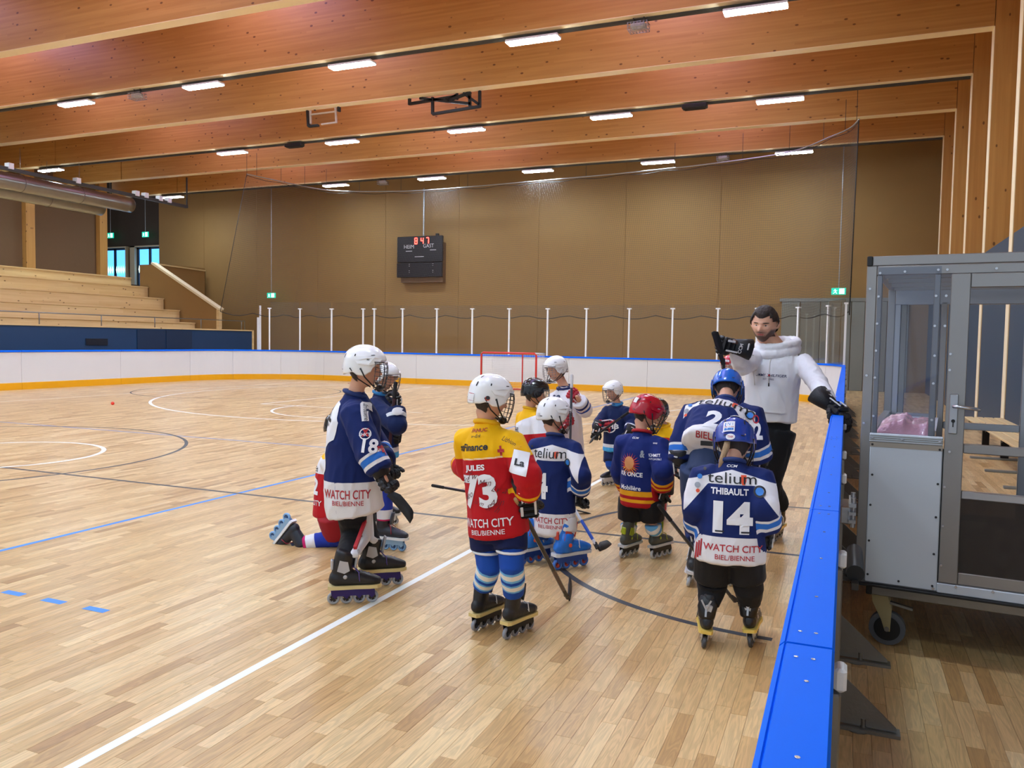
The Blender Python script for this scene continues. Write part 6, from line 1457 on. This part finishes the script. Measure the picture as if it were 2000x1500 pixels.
jersey(c, M_J9, f9, at(1250, 985, 5.83), wid=(.165, .145), chest=(.158, .14), sleeve=(.08, .082, .078), collar='b3161f', seed=31, collar_r=.07)
jl = c['jL']; L9 = c['jL']/c['S']
for k in range(22):
    a = 360*k/22; r_ = .075; jdec(c, 'sun_ray', M_PRO if k % 2 else M_PRR, poly([(-.5, -.5), (.5, -.5), (0, .5)]), -.045+.062*math.sin(rad(a)), L9-.235+.062*math.cos(rad(a)), .012, .055, rot=-a)
for k in range(7): a = 120+20*k; jdec(c, 'sun_ray', M_PRY, poly([(-.5, -.5), (.5, -.5), (0, .5)]), -.045+.05*math.sin(rad(a)), L9-.24+.055*math.cos(rad(a)), .014, .05, rot=-a)
jdec(c, 'emblem_disc', mat('print_tan', 'd9935a', .6), disc(), -.045, L9-.225, .085, .1, off=.006)
knum(c, 'KR ONCE', L9-.31, .19, .035, -.03, bold=.03); jdec(c, 'sponsor_word', M_PRW, T_('Mobilière', .02), -.03, .15, .17, .035, off=.004); jdec(c, 'back_emblem', M_PRG, T_('&', .04), .055, L9-.15, .035, .055); ccm(c, L9-.035, -.02)
sleeve_dec(c, 'sleeve_word', M_PRW, T_('SCHMITT', .02), at(1280, 893, 5.6), (.3, -1, 0), .08, .02, rot=6); sleeve_dec(c, 'sleeve_word', M_PRW, T_('AUTOMOBILE', .0), at(1281, 900, 5.6), (.3, -1, 0), .085, .012, rot=6); sleeve_dec(c, 'sleeve_dots', M_PRW, T_('***', .02), at(1283, 871, 5.6), (.3, -1, 0), .03, .012)
h = add_helmet(c['root'], c['base'], c['HM'], 'b8152a', scale=1.06); sticker(h, 'sticker', M_PRW, SQ, 168, 22, .15, .17); sticker(h, 'helmet_word', M_PRW, T_('CCM', .02, .2), 70, 24, .13, .035, rad_=.67)
pants(c, M_SHORT, .36, (.105, .092)); socks(c, SOCKB, {'s1': [(-.09, .4), ], 's2': [(-.05, -.02), (.02, .05)]}, (.064, .062, .058), t0=-.45, t1=.85)
sleeve_dec(c, 'pants_word', M_PRW, T_('CCM', .02, .3), at(1275, 1000, 5.6), (0, -1, 0), .06, .018)
add_glove(c['root'], c['base'], c['wrR'], Vector((-.25, .3, -.8)), Vector((-.5, .3, .7)), 'R', 1.1, S=.98); add_glove(c['root'], c['base'], c['wrL'], Vector((.1, .4, -.8)), (-.5, .3, .7), 'L', 1.1, S=.95)
# ---------------- red-yellow player behind
c = dict(base=(-1.4, 7.0, 0), a=-105, S=.88, label='small child in black caged helmet and red yellow jersey behind the red helmet',
         head=at(1283, 806, 7.0), ha=-110, hp=10, neck=at(1296, 832, 7.02), pelvis=at(1284, 915, 7.02), hs=.205, sw=.155)
c['elL'] = at(1324, 872, 6.95); c['wrL'] = at(1319, 890, 6.8); c['elR'] = at(1262, 872, 6.95); c['wrR'] = at(1268, 890, 6.8)
legs(c, 'R', at(1264, 965, 7.0), flo(1252, 1012), -120, .85); legs(c, 'L', at(1298, 965, 7.0), flo(1294, 1014), -80, .85)
build_person(c); skates(c, 'red', .85)
M_J10 = attr_mat('jersey_red_yellow_white', [('yel', 'f2b705'), ('wht', 'e9e9ec')], base='b9161f')
def f10(u, v, w, ta, arm, sR, L): return {'yel': v-(L-.1)+.5*np.clip(np.abs(u)-.12, 0, 1), 'wht': mn(np.maximum(rng(ta, .12, .19), rng(ta, .02, .05)), arm)}
jersey(c, M_J10, f10, at(1290, 925, 7.02), wid=(.165, .145), chest=(.16, .14), collar='f2b705', seed=37); sleeve_dec(c, 'sleeve_word', M_PRK, T_('Lo', .03), at(1320, 866, 6.8), (.3, -1, 0), .05, .03)
add_helmet(c['root'], c['base'], c['HM'], '141619', scale=1.04, cagecol='8a8c90'); pants(c, M_SHORT, .5, (.1, .09)); socks(c, attr_mat('sock_red_white', [('s2', 'e8e8ec')], base='b9161f'), {'s2': [(.05, .15), (.3, .4), (.6, .75)]})
add_glove(c['root'], c['base'], c['wrL'], Vector((-.1, -.3, -.8)), (-1, 0, .3), 'L', 1.1, S=1.0); add_glove(c['root'], c['base'], c['wrR'], Vector((.1, -.3, -.8)), (-1, 0, .3), 'R', 1.1, S=1.0)
# ---------------- player 2, bending forward
c = dict(base=(-.8, 5.42, 0), a=92, S=1.12, label='child in navy jersey 2 with glossy blue helmet, bending forward beside the coach',
         head=at(1420, 760, 5.86), ha=95, hp=50, neck=at(1416, 788, 5.68), pelvis=at(1388, 915, 5.42), hs=.225, sw=.192)
c['elL'] = at(1334, 862, 5.55); c['wrL'] = at(1330, 905, 5.5); c['elR'] = at(1474, 862, 5.55); c['wrR'] = at(1486, 902, 5.6)
legs(c, 'L', at(1362, 1005, 5.55), flo(1346, 1136), 95, .98, roll=10); legs(c, 'R', at(1420, 1005, 5.6), flo(1434, 1136), 85, .98, roll=-4)
build_person(c); skates(c, 'white', .98)
jersey(c, M_JN, f_telium(.045, lowv=.125, up=.02), at(1386, 874, 5.38), wid=(.175, .15), chest=(.19, .13), sleeve=(.088, .084, .078), seed=41)
L2 = c['jL']/c['S']; telium_word(c, L2-.065, .3, .07, .01); knum(c, '2', .14, .1, .14, -.0); jdec(c, 'city_word', M_PRR, T_('BIEL/BI', .01), -.0, .022, .15, .024)
sleeve_dec(c, 'number', M_PRW, T_('2', .04), at(1486, 845, 5.4), (.3, -1, 0), .05, .11); sleeve_dec(c, 'sleeve_emblem', M_PRR, ringshape(.35, .5), at(1484, 812, 5.4), (.3, -1, .3), .04, .06)
h = add_helmet(c['root'], c['base'], c['HM'], '1664c8', scale=1.05); sticker(h, 'sticker', M_PRW, T_('X', .08), 180, 70, .2, .16)
M_PN = attr_mat('navy_shell_pants', [], base='2a3a5c', rough=.6); pants(c, M_PN, .5, (.105, .09), waist=.14); socks(c, attr_mat('sock_navy_plain', [('s2', 'e4e4ea'), ('s1', '3f8bd8')], base='1c2d63'), {'s1': [(.5, .58)], 's2': [(.58, .64)]}, (.08, .072, .06), t0=-.2, t1=.75)
mb = MB(); pp = at(1381, 866, 5.15); mb.bar(pp+Vector((-.04, 0, 0)), pp+Vector((.04, 0, 0)), .03, .012, up=(0, 1, 0)); mb.build('belt_clip', M_BLACK, c['root'], c['base'])
add_glove(c['root'], c['base'], c['wrL'], Vector((.1, .15, -1)), (-.6, .5, .4), 'L', 1.1, S=1.15); add_glove(c['root'], c['base'], c['wrR'], Vector((-.1, .15, -1)), (-.6, .5, .4), 'R', 1.1, S=1.15)
# ---------------- far red helmet
c = dict(base=(-1.1, 9.0, 0), a=-105, S=1.05, label='child in red caged helmet peeking out behind jersey 2 and the coach',
         head=at(1428, 716, 9.0), ha=-108, hp=8, neck=at(1431, 748, 9.02), pelvis=at(1432, 850, 9.02), hs=.215, sw=.15)
c['elL'] = at(1452, 800, 9.0); c['wrL'] = at(1446, 825, 8.85); c['elR'] = at(1410, 800, 9.0); c['wrR'] = at(1415, 825, 8.85)
legs(c, 'R', at(1422, 895, 9.0), (-1.3, 9.0, 0), -110, .95); legs(c, 'L', at(1442, 895, 9.0), (-1.02, 9.0, 0), -95, .95)
build_person(c); skates(c, 'black', .95); jersey(c, attr_mat('jersey_plain_navy', [], base='12245e'), None or (lambda u, v, w, ta, arm, sR, L: {}), at(1432, 858, 9.02), seed=43)
h = add_helmet(c['root'], c['base'], c['HM'], 'b8152a', scale=1.03, cagecol='c8c8cc'); sticker(h, 'sticker', M_PRW, SQ, 0, 33, .3, .1); sticker(h, 'helmet_word', M_PRR, T_('reebok', .02), 0, 33, .2, .04, rad_=.66)
pants(c, M_SHORT, .48, (.1, .09)); socks(c, SOCKB, {'s1': [(.4, .6)], 's2': [(.45, .55)]})
add_glove(c['root'], c['base'], c['wrL'], Vector((-.1, -.3, -.8)), (-1, 0, .3), 'L'); add_glove(c['root'], c['base'], c['wrR'], Vector((.1, -.3, -.8)), (-1, 0, .3), 'R')
# ---------------- coach
c = dict(base=(-.52, 6.8, 0), a=-112, S=1.22, hero=True, vox=.0042, tr=1.1, label='bearded man in white hoodie and black gloves leaning on the blue cap rail',
         head=at(1493, 634, 6.72), ha=-101, hp=8, hr=-3, neck=at(1513, 678, 6.8), pelvis=at(1500, 838, 6.8), hs=.285, sw=.20, nr=.062)
c['shR'] = at(1470, 700, 6.72); c['shL'] = at(1566, 708, 6.78)
c['elR'] = at(1450, 716, 6.5); c['wrR'] = at(1438, 677, 6.32); c['elL'] = at(1598, 748, 6.5); c['wrL'] = at(1620, 790, 6.12)
legs(c, 'L', at(1500, 945, 6.75), flo(1517, 1055), -100, 1.1); legs(c, 'R', at(1480, 945, 6.85), (-.72, 6.95, 0), -110, 1.1)
build_person(c); skates(c, 'black', 1.1, False)
M_HOOD = attr_mat('white_hoodie', [], base='e4e4e8', rough=.85, bump=.3)
def fh(u, v, w, ta, arm, sR, L): return {}
jersey(c, M_HOOD, fh, at(1504, 820, 6.8), wid=(.17, .145), chest=(.182, .15), voxel=.009, sleeve=(.068, .058, .045), wr=(.011, 8), seed=47, collar='e4e4e8', collar_r=.07)
L_ = c['jL']/c['S']; S = c['S']; nk = c['neck']; fw, sd, ax = c['fwd'], c['sd'], c['jax']
mb = MB()                                                   # hood lying behind the neck and round the collar
for (r_, dz, th, bk) in ((.085, .015, .03, .0), (.10, .0, .034, .025), (.115, -.02, .036, .05), (.118, .025, .026, .062)):
    pts = [nk+ax*(dz+.03*max(0, -math.sin(a))-.03*max(0, math.sin(a)))*S+sd*r_*S*1.0*math.cos(a)+fw*(r_*.85*math.sin(a)-bk*(1-math.sin(a))*.7)*S for a in np.linspace(0, 2*math.pi, 25)[:-1]]
    mb.tube(pts, th*S, 10, True)
hm = remesh(mb, .008, 4); wrinkle(hm, .006, 14, seed=3); hm.materials.append(M_HOOD); hm.transform(Matrix.Translation(-c['base'])); put(hm, 'hood', c['root'], Matrix())
jdec(c, 'chest_word', M_PRN, T_('TOMMY    HILFIGER', .015), -.045, L_-.185, .2, .017, side='front', off=.009); jdec(c, 'chest_flag', M_PRN, SQ, -.047, L_-.185, .02, .015, side='front', off=.011); jdec(c, 'flag_red', M_PRR, SQ, -.052, L_-.185, .01, .009, side='front', off=.014); jdec(c, 'flag_white', M_PRW, SQ, -.042, L_-.185, .01, .009, side='front', off=.014)
jdec(c, 'chest_word', M_PRN, T_('EST. 1985', .0), -.045, L_-.21, .07, .011, side='front', off=.009)
# pocket: raised panel draped on the belly
pk = poly([(-.5, -.5), (.5, -.5), (.5, -.2), (.34, .5), (-.34, .5), (-.5, -.2)]); jdec(c, 'front_pocket', M_HOOD, pk, .0, .145, .28, .17, side='front', off=.014, maxlen=.02)
for s in (-1, 1):
    ps = []
    for (u, v) in ((.035*s, L_-.045), (.036*s, L_-.1), (.045*s, L_-.16), (.05*s-.0, L_-(.255 if s > 0 else .235))):
        p = c['hem']+ax*v*S+sd*u*S+fw*.4; hit = c['jbv'].ray_cast(p, -fw, .8); ps.append((hit[0] if hit[0] else p)+fw*.006)
    MB().tube(ps, .0045, 6).build('drawstring', mat('cord_white', 'd8d6d4', .7), c['root'], c['base']); MB().tube([ps[-1], ps[-1]+Vector((0, 0, -.03))], .005, 6).build('string_tip', M_PRK, c['root'], c['base'])
# ribbed cuffs and hem
for q in 'RL':
    w_, e = Vector(c['wr'+q]), Vector(c['el'+q]); d = (w_-e).normalized(); MB().loft([w_-d*.07, w_-d*.01], [.05, .046], c['sd'], 18, capk=.1).build('rib_cuff', M_HOOD, c['root'], c['base'])
pants(c, attr_mat('black_trousers', [], base='141518', rough=.8), .97, (.112, .078), waist=.15, name='trousers', wr=(.008, 9))
add_glove(c['root'], c['base'], c['wrR'], Vector((-.75, -.35, .15)), Vector((.05, -.2, .98)), 'R', 1.15, S=1.3, word=True)
add_glove(c['root'], c['base'], c['wrL'], Vector((.42, -.25, -.30)), Vector((-.3, -.9, .0)), 'L', .45, S=1.42, word=True)
stick(at(1416, 850, 6.35), at(1413, 692, 6.15), at(1409, 648, 6.05), 'black hockey stick held blade up by the man in the white hoodie', bh=.06, upv=(-.6, -.5, .1))
